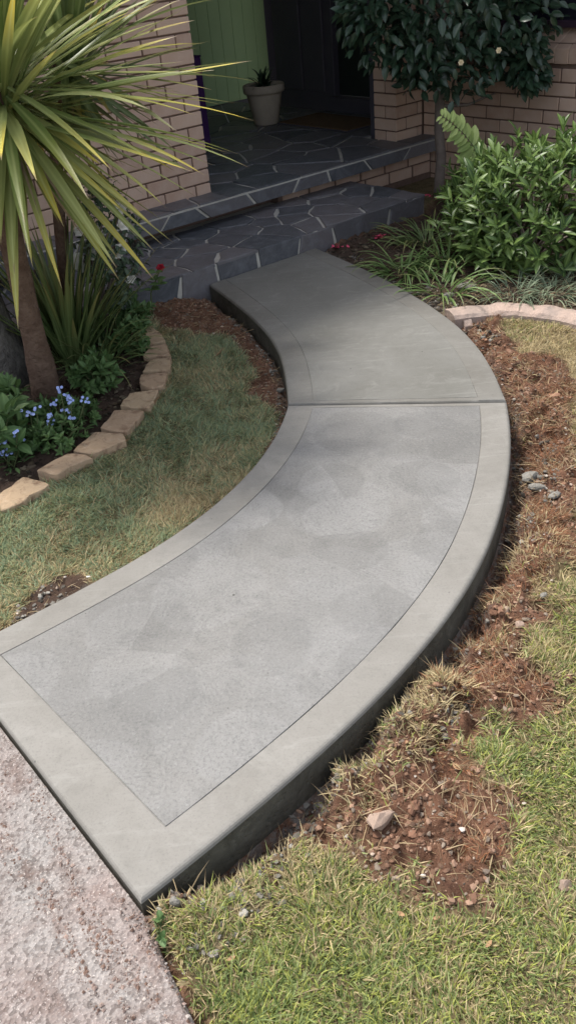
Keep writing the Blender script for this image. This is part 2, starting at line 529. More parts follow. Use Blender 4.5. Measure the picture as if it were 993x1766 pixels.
M['trunk'] = simple('camellia bark', (0.13, 0.105, 0.09), (0.21, 0.175, 0.15), 14, 0.9, 0.5, 60, 0.006)
M['stem'] = simple('green stem', (0.08, 0.11, 0.04), (0.12, 0.14, 0.06), 10, 0.7, 0.1)
M['dryleaf'] = simple('dry leaf', (0.42, 0.27, 0.15), (0.30, 0.17, 0.09), 25, 0.8, 0.3, 60, 0.004, 0.4)
M['palestone'] = simple('pale stone', (0.36, 0.27, 0.215), (0.24, 0.17, 0.13), 14, 0.95, 0.6, 50, 0.008)
M['rubble'] = simple('concrete rubble', (0.26, 0.245, 0.215), (0.12, 0.113, 0.098), 18, 0.95, 0.8, 60, 0.01)
M['deadleaf'] = simple('dead strap leaf', (0.30, 0.225, 0.15), (0.42, 0.34, 0.25), 12, 0.8, 0.1, rnd=0.5)
M['soilmat'] = simple('potting soil', (0.04, 0.03, 0.022), (0.06, 0.045, 0.03), 20, 1, 0.5)

# ------------------------------------------------------------------ path outline, from measured edge points
def world_pts(px):
    return np.array([at(*q)[:2] for q in px])
def curve(P, n, sm=2):
    P = np.array(P, float)
    for _ in range(sm):
        Q = P.copy()
        Q[1:-1] = P[1:-1] * 0.5 + (P[:-2] + P[2:]) * 0.25
        P = Q
    out = []
    for i in range(len(P) - 1):
        p0, p1, p2, p3 = P[max(i - 1, 0)], P[i], P[i + 1], P[min(i + 2, len(P) - 1)]
        for k in range(12):
            t = k / 12
            out.append(0.5 * (2 * p1 + (p2 - p0) * t + (2 * p0 - 5 * p1 + 4 * p2 - p3) * t * t + (3 * p1 - p0 - 3 * p2 + p3) * t ** 3))
    out.append(P[-1])
    out = np.array(out)
    L = np.r_[0, np.cumsum(np.hypot(*np.diff(out, axis=0).T))]
    s = np.linspace(0, L[-1], n)
    return np.stack([np.interp(s, L, out[:, 0]), np.interp(s, L, out[:, 1])], 1), L[-1]

STEP_V, STEP_Z = 4.297, 0.106
outA = world_pts([(241.7, 1554), (282, 1524), (377.6, 1447), (500, 1344), (574.5, 1278), (649, 1208), (713.5, 1138), (778, 1064), (814, 1003), (845, 947), (868, 884), (880, 817), (884, 766), (882, 724), (874, 691)])
outB = np.vstack([outA[-1], world_pts([(857.7, 642), (835, 605.7), (808, 572.5), (774, 545.5), (735, 520), (698, 497), (627, 457)]), house(3.665, STEP_V - 0.006)[:2]])
corner_l = np.array([-0.617, 1.173]) * H
inA = np.vstack([corner_l, world_pts([(0, 1085), (150, 1010), (250, 957), (330, 905), (398, 848), (440, 806), (474, 757.5), (490, 722), (496, 697)])])
inB = np.vstack([inA[-1], world_pts([(495, 668), (491, 632), (481, 601), (468, 577), (440, 548), (400.7, 517)]), house(2.81, STEP_V - 0.006)[:2]])
N = 400
OA, LOA = curve(outA, N)
IA, LIA = curve(inA, N)
OB, LOB = curve(outB, N)
IB, LIB = curve(inB, N)
PATH = np.vstack([OA[::6], OB[::6], OB[-1:], IB[::-6], IA[::-6], IA[:1]])
OUTER = np.vstack([OA[::8], OB[::8]])
INNER = np.vstack([IA[::8], IB[::8]])

def slab(O, I, LO, LI, bands, depth, b, endb, name, parent):
    """bands = (width of the tooled band at the start, at the end)"""
    w0 = float(np.mean(np.hypot(*(O - I).T)))
    L = (LO + LI) / 2
    ar = [(0, -0.15), (0, -0.014), (0.0025, -0.007), (0.006, -0.003), (0.011, -0.0008), (0.017, 0)]
    def prof(T, ba, bb, step):
        out = list(ar)
        edge = []
        if ba > 0.02:
            edge += [(ba - 0.002, 0), (ba - 0.0005, -depth), (ba + 0.0005, -depth), (ba + 0.002, 0)]
        tail = [(T - d, z) for d, z in reversed(ar)]
        if bb > 0.02:
            edge += [(T - bb - 0.002, 0), (T - bb - 0.0005, -depth), (T - bb + 0.0005, -depth), (T - bb + 0.002, 0)]
        ds = sorted(set([round(x, 5) for x in np.arange(0.017 + step, T - 0.017, step)]))
        ed = [e[0] for e in edge]
        mid = [(d, 0) for d in ds if all(abs(d - e) > 0.0045 for e in ed)]
        mid = sorted(mid + edge)
        return out + mid + tail
    pu = prof(w0, b, b, 0.03)
    pv = prof(L, bands[0], bands[1], 0.025)
    V = np.zeros((len(pv), len(pu), 3))
    s = np.array([q[0] for q in pv]) / L
    idx = np.linspace(0, 1, N)
    Os = np.stack([np.interp(s, idx, O[:, 0]), np.interp(s, idx, O[:, 1])], 1)
    Is = np.stack([np.interp(s, idx, I[:, 0]), np.interp(s, idx, I[:, 1])], 1)
    for j, (d, z) in enumerate(pu):
        w = np.hypot(*(Os - Is).T)
        # keep true band widths: distance from the nearer edge stays metric
        fr = np.where(d < w0 / 2, np.minimum(d / w, 0.5), 1 - np.minimum((w0 - d) / w, 0.5)) if (d < 0.16 or d > w0 - 0.16) else None
        if fr is None:
            lo, hi = 0.16 / w, 1 - 0.16 / w
            fr = lo + (hi - lo) * (d - 0.16) / (w0 - 0.32)
        V[:, j, :2] = Os * (1 - fr)[:, None] + Is * fr[:, None]
        zz = np.array([q[1] for q in pv])
        inside_v = (np.array([q[0] for q in pv]) > bands[0] - 0.002) & (np.array([q[0] for q in pv]) < L - bands[1] + 0.002)
        groove_v = (np.abs(zz + depth) < 1e-9)
        zc = np.minimum(z, zz)
        in_u = (d > b - 0.002) & (d < w0 - b + 0.002)
        if abs(z + depth) < 1e-9:
            zc = np.where(inside_v, zc, np.minimum(0, zz))
        if not in_u:
            zc = np.where(groove_v, min(z, 0), zc)
        V[:, j, 2] = zc
    V = V.reshape(-1, 3)
    gr = np.abs(V[:, 2] + depth) < 1e-9
    V[gr, 2] *= 0.15 + 1.1 * fbm(V[gr, 0], V[gr, 1], 0.12, 15)
    V[:, 2] += np.where(V[:, 2] > -0.001, (fbm(V[:, 0], V[:, 1], 0.35, 5) - 0.5) * 0.004, 0)
    nu, nv = len(pu), len(pv)
    ii, jj = np.meshgrid(np.arange(nv - 1), np.arange(nu - 1), indexing='ij')
    F = np.stack([ii * nu + jj, (ii + 1) * nu + jj, (ii + 1) * nu + jj + 1, ii * nu + jj + 1], -1).reshape(-1, 4)
    du = np.array([(pu[k][0] + pu[k + 1][0]) / 2 for k in range(nu - 1)])
    dv = np.array([(pv[k][0] + pv[k + 1][0]) / 2 for k in range(nv - 1)])
    pan = ((dv > bands[0]) & (dv < L - bands[1]))[:, None] & ((du > b) & (du < w0 - b))[None, :]
    pan = pan.ravel()
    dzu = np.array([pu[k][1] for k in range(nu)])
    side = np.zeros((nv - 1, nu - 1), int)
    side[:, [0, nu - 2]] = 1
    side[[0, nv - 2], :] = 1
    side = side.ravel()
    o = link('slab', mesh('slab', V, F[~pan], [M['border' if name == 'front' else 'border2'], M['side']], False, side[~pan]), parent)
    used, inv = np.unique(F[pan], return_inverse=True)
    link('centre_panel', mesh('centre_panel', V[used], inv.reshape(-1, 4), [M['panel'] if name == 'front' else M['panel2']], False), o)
    return o

M['panel2'] = concrete('smoother floated concrete', (0.145, 0.142, 0.127), (0.20, 0.197, 0.182), False)  # rear slab panel: smoother, with house shade put into its darker colour
path = bpy.data.objects.new('path', None)
C.objects.link(path)
path['kind'] = 'structure'
path['label'] = 'curved new grey concrete path with smooth trowelled borders'
# a 6 mm contraction joint between the two slabs
def trim(Cv, a, b):
    s = np.linspace(0, 1, N)
    q = a + (b - a) * s
    return np.stack([np.interp(q, s, Cv[:, 0]), np.interp(q, s, Cv[:, 1])], 1)
slab(trim(OA, 0, 1 - 0.0045 / LOA), trim(IA, 0, 1 - 0.0045 / LIA), LOA, LIA, (0.127, 0.035), 0.004, 0.114, 0, 'front', path)
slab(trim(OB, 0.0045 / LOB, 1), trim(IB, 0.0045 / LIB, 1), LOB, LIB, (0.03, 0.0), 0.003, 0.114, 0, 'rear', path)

# ------------------------------------------------------------------ ground
def zt(px, py, z=-0.09):
    return at(px, py, z)[:2]
DIRT1 = np.array([zt(*q) for q in [(520, 1345), (585, 1300), (640, 1230), (720, 1125), (800, 1090), (870, 1120), (960, 1180), (945, 1240), (860, 1275), (790, 1320), (830, 1395), (850, 1470), (880, 1540), (810, 1610), (740, 1600), (690, 1530), (640, 1475), (590, 1445), (500, 1440), (470, 1470)]])
DIRT2 = np.array([zt(*q) for q in [(800, 555), (850, 590), (895, 650), (950, 700), (985, 760), (950, 800), (920, 850), (990, 880), (1010, 960), (930, 1000), (870, 1010), (830, 1050), (780, 1090), (800, 1000), (860, 850), (860, 650)]])
DIRT3 = np.array([zt(*q, -0.07) for q in [(250, 545), (320, 520), (360, 510), (420, 545), (470, 600), (490, 650), (480, 690), (430, 665), (440, 610), (390, 575), (330, 580), (280, 570)]])
DIRT4 = np.array([zt(*q, -0.03) for q in [(30, 1070), (60, 1010), (95, 985), (140, 985), (150, 1012), (60, 1065)]])
STONES = [  # tops of the garden edging bricks, traced as seen
    [(-4, 853), (40, 820), (88, 834), (42, 864), (0, 880)],
    [(62, 810), (117, 780), (160, 788), (118, 806), (98, 820)],
    [(124, 776), (164, 744), (214, 746), (219, 758), (158, 783)],
    [(171, 738), (196, 707), (250, 707), (219, 745)],
    [(205, 700), (222, 677), (275, 671), (259, 702)],
    [(240, 660), (243, 645), (289, 642), (283, 664), (262, 670)],
    [(244, 640), (262, 618), (296, 615), (291, 639)],
    [(245, 616), (258, 597), (287, 592), (295, 611)],
    [(236, 597), (230, 583), (277, 572), (286, 588)],
    [(228, 580), (222, 566), (258, 561), (276, 571)],
]
STZ = -0.018
STW = [np.array([at(*q, STZ)[:2] for q in s]) for s in STONES]
EDGELINE = np.array([s.mean(0) for s in STW])
BEDL = np.vstack([EDGELINE[0] + (-0.6, -0.35), EDGELINE, [at(225, 540, -0.05)[:2]], [house(1.6, 4.3)[:2]], [house(-1.5, 4.3)[:2]]])
KERB = curve(world_pts([(772, 541), (800, 532), (850, 527), (905, 527), (960, 533), (1010, 544), (1060, 560)]), 60)[0]
BEDR = np.vstack([KERB, [house(4.6, 1.2)[:2]], [house(5.35, 1.2)[:2]], [house(5.35, 4.69)[:2]], [house(4.7, 4.3)[:2]], [house(3.67, 4.29)[:2]], OB[-1:-330:-12]])
DRV0 = at(243, 1556, -0.03)[:2]
fdir = (corner_l - OA[0]) / np.hypot(*(corner_l - OA[0]))
nrm = np.array([fdir[1], -fdir[0]])
if nrm[1] > 0:
    nrm = -nrm
rdir = at(352, 1790, -0.03)[:2] - DRV0
rdir /= np.hypot(*rdir)
DRIVE = np.array([OA[0] + nrm * 0.006 - fdir * 0.02, DRV0 + rdir * 0.6, DRV0 + rdir * 8, DRV0 + rdir * 8 + fdir * 9, OA[0] + fdir * 12])

def fields(x, y):
    dp = sdist(x, y, PATH)
    do = sdist(x, y, OUTER, False)
    di = sdist(x, y, INNER, False)
    right = do < di
    n1 = fbm(x, y, 0.22, 3) - 0.5
    n2 = fbm(x, y, 0.07, 9) - 0.5
    d1 = sdist(x, y, DIRT1) + n1 * 0.30 + n2 * 0.12
    d2 = sdist(x, y, DIRT2) + n1 * 0.30 + n2 * 0.12
    d3 = sdist(x, y, DIRT3) - 0.03 + n1 * 0.2 + n2 * 0.08
    d4 = sdist(x, y, DIRT4) + n1 * 0.1 + n2 * 0.06
    bl, br = sdist(x, y, BEDL), sdist(x, y, BEDR)
    strip = np.where(right, dp - (0.05 + 0.07 * sstep(1.2, 1.5, y) + 0.26 * sstep(0.25, 0.6, fbm(x, y, 0.25, 21)) * sstep(1.6, 2.2, y) + n2 * 0.10), dp - 0.045 - 0.03 * n1)
    dr = sdist(x, y, DRIVE) + n2 * 0.02
    dirt = np.maximum.reduce([sstep(0.05, -0.05, d1), sstep(0.06, -0.05, d2), sstep(0.03, -0.03, d3), sstep(0.02, -0.02, d4), sstep(0.03, -0.02, strip), sstep(0.02, -0.02, bl), sstep(0.02, -0.02, br), sstep(0.05, 0.0, dr)])
    return dict(dp=dp, right=right, dirt=dirt, d1=d1, d2=d2, bl=bl, br=br, dr=dr, d4=d4, n1=n1, n2=n2)

CL = [(*zt(700, 1225), 0.17, 0.055), (*zt(610, 1345), 0.16, 0.04), (*zt(560, 1350), 0.09, 0.04), (*zt(780, 1090), 0.10, 0.035), (*zt(925, 730), 0.18, 0.05), (*zt(900, 900), 0.12, 0.04), (*zt(930, 960), 0.15, 0.04), (*zt(690, 1290), 0.10, 0.03), (*zt(930, 778), 0.055, -0.06), (*zt(905, 640), 0.09, 0.035), (*zt(850, 600), 0.07, -0.03), (*zt(850, 1040), 0.10, 0.03), (*zt(760, 1180), 0.12, 0.03), (*zt(545, 1375), 0.05, -0.04)]
def height(x, y, f=None):
    f = f or fields(x, y)
    zl = -0.026 - 0.06 * sstep(1.7, 3.2, y)
    vst = STEP_V - (x * VD[0] + y * VD[1])
    zl = zl + 0.045 * sstep(0.55, 0.08, vst) * sstep(0.02, 0.14, f['dp'])
    zl = zl + 0.032 * sstep(0.45, 0.03, f['bl'])
    zr = -0.085 + 0.062 * sstep(0.28, 0.07, np.hypot(x - OA[0][0], y - OA[0][1])) + 0.03 * sstep(4.3, 5.6, y) + 0.02 * sstep(1.0, 3.0, x - 0.3 * y)
    zr = zr + 0.035 * sstep(0.25, 0.02, np.abs(f['br'])) * sstep(0.03, 0.2, f['dp'])
    z = np.where(f['right'], zr, zl)
    z = z + np.where(f['right'], -0.06 * sstep(0.03, 0.16, np.hypot(x - OA[0][0], y - OA[0][1])) * sstep(0.09, 0.02, f['dp'] + f['n2'] * 0.05) - 0.045 * sstep(1.9, 2.4, y) * sstep(0.17, 0.03, f['dp'] + f['n2'] * 0.12 + f['n1'] * 0.1), -0.02 * sstep(0.05, 0.01, f['dp'])) * sstep(5.6, 4.6, y)
    z = z + f['dirt'] * ((np.abs(fbm(x, y, 0.11, 31) - 0.5) * -0.24 + 0.018) + (fbm(x, y, 0.045, 33) - 0.5) * 0.06 + f['n1'] * 0.03) * np.where(f['right'], 1, 0.5)
    z = z + (fbm(x, y, 0.5, 40) - 0.5) * 0.02
    for cx, cy, r, h in CL:
        d = np.hypot(x - cx, y - cy) + f['n2'] * 0.07
        z = z + h * sstep(r, r * 0.35, d)
    z = np.where(f['br'] < 0, np.maximum(z, -0.05) + 0.03 * sstep(0, -0.3, f['br']), z)
    z = z + np.where(f['bl'] < 0, 0.02 * sstep(0, -0.3, f['bl']), 0)
    z = np.where(f['dp'] < 0.012, -0.13, z)
    z = np.where(f['dr'] < -0.012, np.minimum(z, -0.055), np.where(f['dr'] < 0.05, np.minimum(z, -0.036), z))
    return z

def axis(lo, hi, step, far):
    core = np.arange(lo, hi + step / 2, step)
    g = step * 1.35 ** np.arange(1, 40)
    g = np.cumsum(g)
    g = g[g < far]
    return np.r_[(lo - g)[::-1], core, hi + g]
gx, gy = axis(-2.2, 3.0, 0.014, 120), axis(0.5, 6.0, 0.014, 120)
X, Y = np.meshgrid(gx, gy)
F0 = fields(X, Y)
Z = height(X, Y, F0)
nx, ny = len(gx), len(gy)
ii, jj = np.meshgrid(np.arange(ny - 1), np.arange(nx - 1), indexing='ij')
GF = np.stack([ii * nx + jj, ii * nx + jj + 1, (ii + 1) * nx + jj + 1, (ii + 1) * nx + jj], -1).reshape(-1, 4)
mulch = np.maximum(sstep(0.01, -0.05, F0['bl']), sstep(0.01, -0.05, F0['br'])) * 0.75
mulch = np.maximum(mulch, sstep(0.03, -0.02, F0['d4']) * 0.7)
crumb = np.where(F0['right'], sstep(0.11, 0.02, F0['dp']), sstep(0.07, 0.02, F0['dp'])) * 0.8
ground = link('ground', mesh('ground', np.stack([X, Y, Z], -1).reshape(-1, 3), GF, M['ground'], True, None,
              dict(dirt=F0['dirt'].ravel(), mulch=mulch.ravel(), crumb=crumb.ravel())))
ground['kind'] = 'structure'

# look the fields up on the fine grid instead of measuring them again for every blade and crumb
IX0, IY0 = int(np.argmin(abs(gx + 2.2))), int(np.argmin(abs(gy - 0.5)))
NCX, NCY = int(round(5.2 / 0.014)), int(round(5.5 / 0.014))
slow_fields, slow_height = fields, height
def look(A, x, y):
    u_ = np.clip((x + 2.2) / 0.014, 0, NCX - 1.001)
    v_ = np.clip((y - 0.5) / 0.014, 0, NCY - 1.001)
    i, j = u_.astype(int), v_.astype(int)
    a, b = u_ - i, v_ - j
    i, j = i + IX0, j + IY0
    return (A[j, i] * (1 - a) + A[j, i + 1] * a) * (1 - b) + (A[j + 1, i] * (1 - a) + A[j + 1, i + 1] * a) * b
def fields(x, y):
    return {k: (look(v.astype(float), x, y) > 0.5 if k == 'right' else look(v, x, y)) for k, v in F0.items()}
def height(x, y, f=None):
    return look(Z, x, y)

def gz(x, y):
    return float(height(np.array([x]), np.array([y]))[0])
def ground_at(px, py):
    z = -0.06
    for _ in range(6):
        p = at(px, py, z)
        z = gz(p[0], p[1])
    return np.array([p[0], p[1], z])

# driveway: a sheet with its own thickness, ragged where the lawn meets it
nA, nB = 150, 150
uu = np.r_[np.linspace(0, 1.6, 110), np.linspace(1.7, 11, 40)]
vv = np.r_[np.linspace(0, 1.1, 110), np.linspace(1.2, 8, 40)]
A_, B_ = np.meshgrid(uu, vv)
base = DRIVE[0]
Px = base[0] + A_ * fdir[0] + B_ * rdir[0]
Py = base[1] + A_ * fdir[1] + B_ * rdir[1]
edge = np.clip(1 - A_ / 0.05, 0, 1) * np.clip(B_ / 0.05, 0, 1)
wob = (fbm(Px, Py, 0.1, 51) - 0.5) * 0.05 * edge
Px, Py = Px + wob * fdir[0], Py + wob * fdir[1]
Pz = -0.03 + (fbm(Px, Py, 0.3, 52) - 0.5) * 0.010 + (fbm(Px, Py, 0.03, 54) - 0.5) * 0.004 - 0.02 * edge
na = len(uu)
ii, jj = np.meshgrid(np.arange(len(vv) - 1), np.arange(na - 1), indexing='ij')
DF = np.stack([ii * na + jj, (ii + 1) * na + jj, (ii + 1) * na + jj + 1, ii * na + jj + 1], -1).reshape(-1, 4)
DV = np.stack([Px, Py, Pz], -1).reshape(-1, 3)
rim = [k for k in range(na)] + [k * na + na - 1 for k in range(1, len(vv))] + [(len(vv) - 1) * na + k for k in range(na - 2, -1, -1)] + [k * na for k in range(len(vv) - 2, 0, -1)]
low = DV[rim].copy()
low[:, 2] = -0.16
nr = len(rim)
SF = np.array([[rim[k], rim[(k + 1) % nr], len(DV) + (k + 1) % nr, len(DV) + k] for k in range(nr)])
drv = link('driveway', mesh('driveway', np.vstack([DV, low]), np.vstack([DF, SF]), M['drive'], True))
drv['kind'] = 'structure'

# ------------------------------------------------------------------ house
HM = Matrix.Rotation(HA, 4, 'Z')
hs = thing('brick_house', 'tan brick house with dark recessed porch, green wall and plum framed window', 'house', rz=HA)
BR = {}
def brick_mesh(d, m=None, bev=0.0035):
    m = m or M['brick']
    k = (round(d[0], 3), round(d[1], 3), round(d[2], 3), m.name)
    if k not in BR:
        BR[k] = boxmesh('brick', (-d[0] / 2, -d[1] / 2, -d[2] / 2), (d[0] / 2, d[1] / 2, d[2] / 2), m, bev)
    return BR[k]
def brick(parent, lo, hi, name='brick', m=None, jit=0.0012):
    lo, hi = np.array(lo), np.array(hi)
    c = (lo + hi) / 2
    o = link(name, brick_mesh(hi - lo, m), parent, c + np.array([random.uniform(-jit, jit), random.uniform(-jit, jit), 0]))
    o.rotation_euler = (random.uniform(-.004, .004), random.uniform(-.004, .004), random.uniform(-.004, .004))
    return o
CH, BL, JT = 0.0906, 0.2415, 0.0105
ZS = 0.27
FLOORV = 4.94
PV = 5.171            # face of the front wall
PU = 3.505            # end of the left pier
WU, JU = 5.6175, 5.308  # wing wall face, jamb face
WT = 2.75
def courses(z0, z1):
    k = 0
    while z0 + k * CH < z1 - 0.03:
        yield k, z0 + k * CH + JT / 2, min(z0 + (k + 1) * CH - JT / 2, z1)
        k += 1
Z0 = 0.3387 - CH * 5        # courses line up with the ones measured on the jamb
wallL = link('front_wall', boxmesh('front_wall', (-2.5, PV + 0.011, -0.12), (PU - 0.011, PV + 0.23, WT), M['mortar']), hs)
for k, a, b in courses(Z0, 1.62):
    off = 0 if k % 2 else (BL + JT) / 2
    u = PU - off
    if off:
        brick(wallL, (PU - off + JT, PV, a), (PU, PV + 0.06, b))
    while u > 2.05:
        if a > 0.13:
            brick(wallL, (u - BL, PV, a), (u, PV + 0.06, b))
        u -= BL + JT
# bricks above and beyond the frame, one mesh
def joined_bricks(parent, boxes, label=None):
    V, F = [], []
    for lo, hi in boxes:
        n = len(V)
        for zz in (lo[2], hi[2]):
            V += [(lo[0], lo[1], zz), (hi[0], lo[1], zz), (hi[0], hi[1], zz), (lo[0], hi[1], zz)]
        F += [(n, n + 1, n + 5, n + 4), (n + 1, n + 2, n + 6, n + 5), (n + 2, n + 3, n + 7, n + 6), (n + 3, n, n + 4, n + 7), (n + 4, n + 5, n + 6, n + 7), (n + 3, n + 2, n + 1, n)]
    o = link('brickwork', mesh('brickwork', V, F, M['brick']), parent)
    o['kind'] = 'stuff'
    return o
bx = []
for k, a, b in courses(Z0, WT):
    off = 0 if k % 2 else (BL + JT) / 2
    u = PU - off
    if off and a >= 1.61:
        bx.append(((PU - off + JT, PV, a), (PU, PV + 0.06, b)))
    while u > -2.3:
        if (a >= 1.61) or u <= 2.05:
            bx.append(((u - BL, PV, a), (u, PV + 0.06, b)))
        u -= BL + JT
joined_bricks(wallL, bx)

# the right pier: jamb facing the porch, short return, then the wing wall
pier = link('pier', boxmesh('pier', (JU + 0.011, PV - 0.004, -0.12), (WU + 0.2, PV + 0.224, WT), M['mortar']), hs)
for k, a, b in courses(Z0, 1.45):
    if a < ZS - 0.05:
        continue
    v0 = PV - 0.015
    if k % 2:
        brick(pier, (JU, v0, a), (JU + 0.115, v0 + 0.2415, b))
        brick(pier, (JU + 0.1255, v0, a), (WU - JT - 0.002, v0 + 0.06, b))
    else:
        brick(pier, (JU, v0, a), (JU + 0.2415, v0 + 0.115, b))
        brick(pier, (JU, v0 + 0.1255, a), (JU + 0.06, v0 + 0.2415, b))
        brick(pier, (JU + 0.252, v0, a), (WU - JT - 0.002, v0 + 0.06, b))
wing = link('wing_wall', boxmesh('wing_wall', (WU + 0.011, 0.0, -0.12), (WU + 0.23, PV - 0.01, 0.813), M['mortar']), hs)
wing2 = link('wing_wall', boxmesh('wing_wall', (WU + 0.011, 4.63, 0.813), (WU + 0.23, PV - 0.01, WT), M['mortar']), hs)
wing3 = link('wing_wall', boxmesh('wing_wall', (WU + 0.011, 0.0, 2.3), (WU + 0.23, 4.63, WT), M['mortar']), hs)
bx = []
for k, a, b in courses(Z0, WT):
    v = PV - 0.02 - (0 if k % 2 else (BL + JT) / 2)
    if k % 2 == 0:
        (brick(wing if a < 0.80 else wing2, (WU, v + JT, a), (WU + 0.06, PV - 0.02, b)) if a < 1.4 and a > -0.06 else bx.append(((WU, v + JT, a), (WU + 0.06, PV - 0.02, b))))
    while v > 0.2:
        top = 0.8164
        if a < top - 0.02 or v - BL > 4.61 or a > 2.28:
            bb = min(b, top - 0.004) if (a < top and v - BL < 4.64) else b
            if a > -0.06 and a < 1.4 and v > 3.4:
                brick(wing if a < 0.80 else wing2, (WU, v - BL, a), (WU + 0.06, v, bb))
            else:
                bx.append(((WU, v - BL, a), (WU + 0.06, v, bb)))
        v -= BL + JT
joined_bricks(wing, bx)
# sloping brick sill, bricks on edge
sill = link('window_sill', boxmesh('window_sill', (WU + 0.03, 0.2, 0.8172), (WU + 0.2, 4.615, 0.94), M['mortar']), hs)
sm = bpy.data.meshes.new('sill_brick')
bmq = bmesh.new()
w = 0.106
for q in [(-0.012, 0, 0.0), (0.185, 0, 0.0), (0.185, 0, 0.205), (-0.012, 0, 0.093), (-0.012, w, 0.0), (0.185, w, 0.0), (0.185, w, 0.205), (-0.012, w, 0.093)]:
    bmq.verts.new(q)
bmq.verts.ensure_lookup_table()
for fq in [(0, 1, 2, 3), (7, 6, 5, 4), (0, 3, 7, 4), (1, 5, 6, 2), (3, 2, 6, 7), (0, 4, 5, 1)]:
    bmq.faces.new([bmq.verts[i] for i in fq])
bmesh.ops.recalc_face_normals(bmq, faces=bmq.faces[:])
bmesh.ops.bevel(bmq, geom=bmq.edges[:], offset=0.003, segments=1, affect='EDGES')
bmq.to_mesh(sm)
bmq.free()
sm.materials.append(M['brick'])
v = 4.61 - w
while v > 2.2:
    o = link('sill_brick', sm, sill, (WU, v, 0.8185 + random.uniform(-.001, .001)))
    v -= w + 0.004
# window above the sill
win = link('window', boxmesh('window', (WU + 0.13, 0.3, 1.03), (WU + 0.14, 4.60, 2.3), M['window']), hs)
for lo, hi in [((WU + 0.085, 0.3, 1.022), (WU + 0.165, 4.62, 1.065)), ((WU + 0.085, 4.56, 1.065), (WU + 0.165, 4.62, 2.3)), ((WU + 0.085, 2.9, 1.065), (WU + 0.165, 2.95, 2.3)), ((WU + 0.085, 1.5, 1.065), (WU + 0.165, 1.55, 2.3))]:
    link('window_frame', boxmesh('window_frame', lo, hi, M['winframe'], 0.004), win)
V, F = [], []
for k in range(200):
    v = 0.3 + k * 0.021
    V += [(WU + 0.20 + 0.022 * math.sin(k * 0.9) + 0.01 * math.sin(k * 0.37), v, 1.04), (WU + 0.20 + 0.022 * math.sin(k * 0.9) + 0.01 * math.sin(k * 0.37), v, 2.28)]
    if k:
        F.append((2 * k - 2, 2 * k, 2 * k + 1, 2 * k - 1))
link('curtain', mesh('curtain', V, F, M['curtain'], True), win)

# porch: back wall of green boards, door wall, door
back = link('porch_wall', boxmesh('porch_wall', (1.5, 8.25, 0.15), (7.2, 8.4, WT), M['darkpaint']), hs)
u = 3.2
while u < 6.4:
    link('wall_board', boxmesh('wall_board', (u, 8.232, ZS + 0.004), (u + 0.1435, 8.26, WT - 0.02), M['green'], 0.003), back, (0, 0, 0))
    u += 0.145
DU = 6.08
dw = link('door_wall', boxmesh('door_wall', (DU, 6.74, ZS - 0.05), (DU + 0.13, 7.55, WT), M['darkpaint']), hs)
link('wall_panel', boxmesh('wall_panel', (DU - 0.018, 6.82, ZS + 0.16), (DU - 0.001, 7.10, WT - 0.1), M['darkpaint'], 0.006), dw)
link('wall_panel', boxmesh('wall_panel', (DU - 0.018, 7.14, ZS + 0.16), (DU - 0.001, 7.48, WT - 0.1), M['darkpaint'], 0.006), dw)
link('door_wall', boxmesh('door_wall', (DU, 5.40, ZS - 0.05), (DU + 0.13, 5.80, WT), M['darkpaint']), hs)
link('door_wall', boxmesh('door_wall', (DU, 5.80, 2.45), (DU + 0.13, 6.74, WT), M['darkpaint']), hs)
door = link('door', boxmesh('door', (DU + 0.06, 5.80, ZS + 0.13), (DU + 0.10, 6.74, 2.45), M['door']), hs)
link('door_frame', boxmesh('door_frame', (DU - 0.012, 6.69, ZS + 0.127), (DU + 0.06, 6.745, 2.45), M['darkpaint'], 0.004), door)
link('door_panel', boxmesh('door_panel', (DU + 0.052, 5.90, ZS + 0.3), (DU + 0.059, 6.60, 1.2), M['door'], 0.003), door)
link('door_panel', boxmesh('door_panel', (DU + 0.052, 5.90, 1.3), (DU + 0.059, 6.60, 2.3), M['door'], 0.003), door)
link('threshold', boxmesh('threshold', (DU - 0.04, 5.78, ZS - 0.02), (DU + 0.13, 6.77, ZS + 0.126), M['darkpaint'], 0.006), hs)
link('porch_wall', boxmesh('porch_wall', (JU + 0.06, PV + 0.236, ZS - 0.05), (DU, PV + 0.33, WT), M['darkpaint']), hs)
link('ceiling', boxmesh('ceiling', (1.2, PV + 0.24, WT - 0.06), (7.2, 8.4, WT - 0.01), M['eave']), hs)
link('porch_wall', boxmesh('porch_wall', (1.4, PV + 0.24, 0.2), (1.5, 8.3, WT), M['green']), hs)
link('porch_wall', boxmesh('porch_wall', (6.75, 7.55, 0.2), (6.85, 8.3, WT), M['darkpaint']), hs)
# roof with eaves 0.6 m deep over the front wall and the wing
def roofpiece(pts, top):
    n = len(pts)
    V = [(*p[:2], WT + p[2]) for p in pts] + [(*p[:2], WT + p[2] + 0.12) for p in pts]
    F = [tuple(range(n))[::-1], tuple(range(n, 2 * n))] + [(k, (k + 1) % n, n + (k + 1) % n, n + k) for k in range(n)]
    return link('roof', mesh('roof', V, F, M['tile']), hs)
roofpiece([(-3, 4.60, 0.02), (5.02, 4.60, 0.02), (9.5, 9.1, 1.6), (-3, 9.1, 1.6)], 0)
roofpiece([(5.022, 0.0, 0.02), (9.5, 0.0, 1.6), (9.5, 9.09, 1.6), (5.022, 4.592, 0.02)], 0)
link('gutter', boxmesh('gutter', (-3, 4.50, WT - 0.08), (4.92, 4.597, WT + 0.04), M['eave'], 0.01), hs)
link('gutter', boxmesh('gutter', (4.92, 0, WT - 0.08), (5.019, 4.50, WT + 0.04), M['eave'], 0.01), hs)

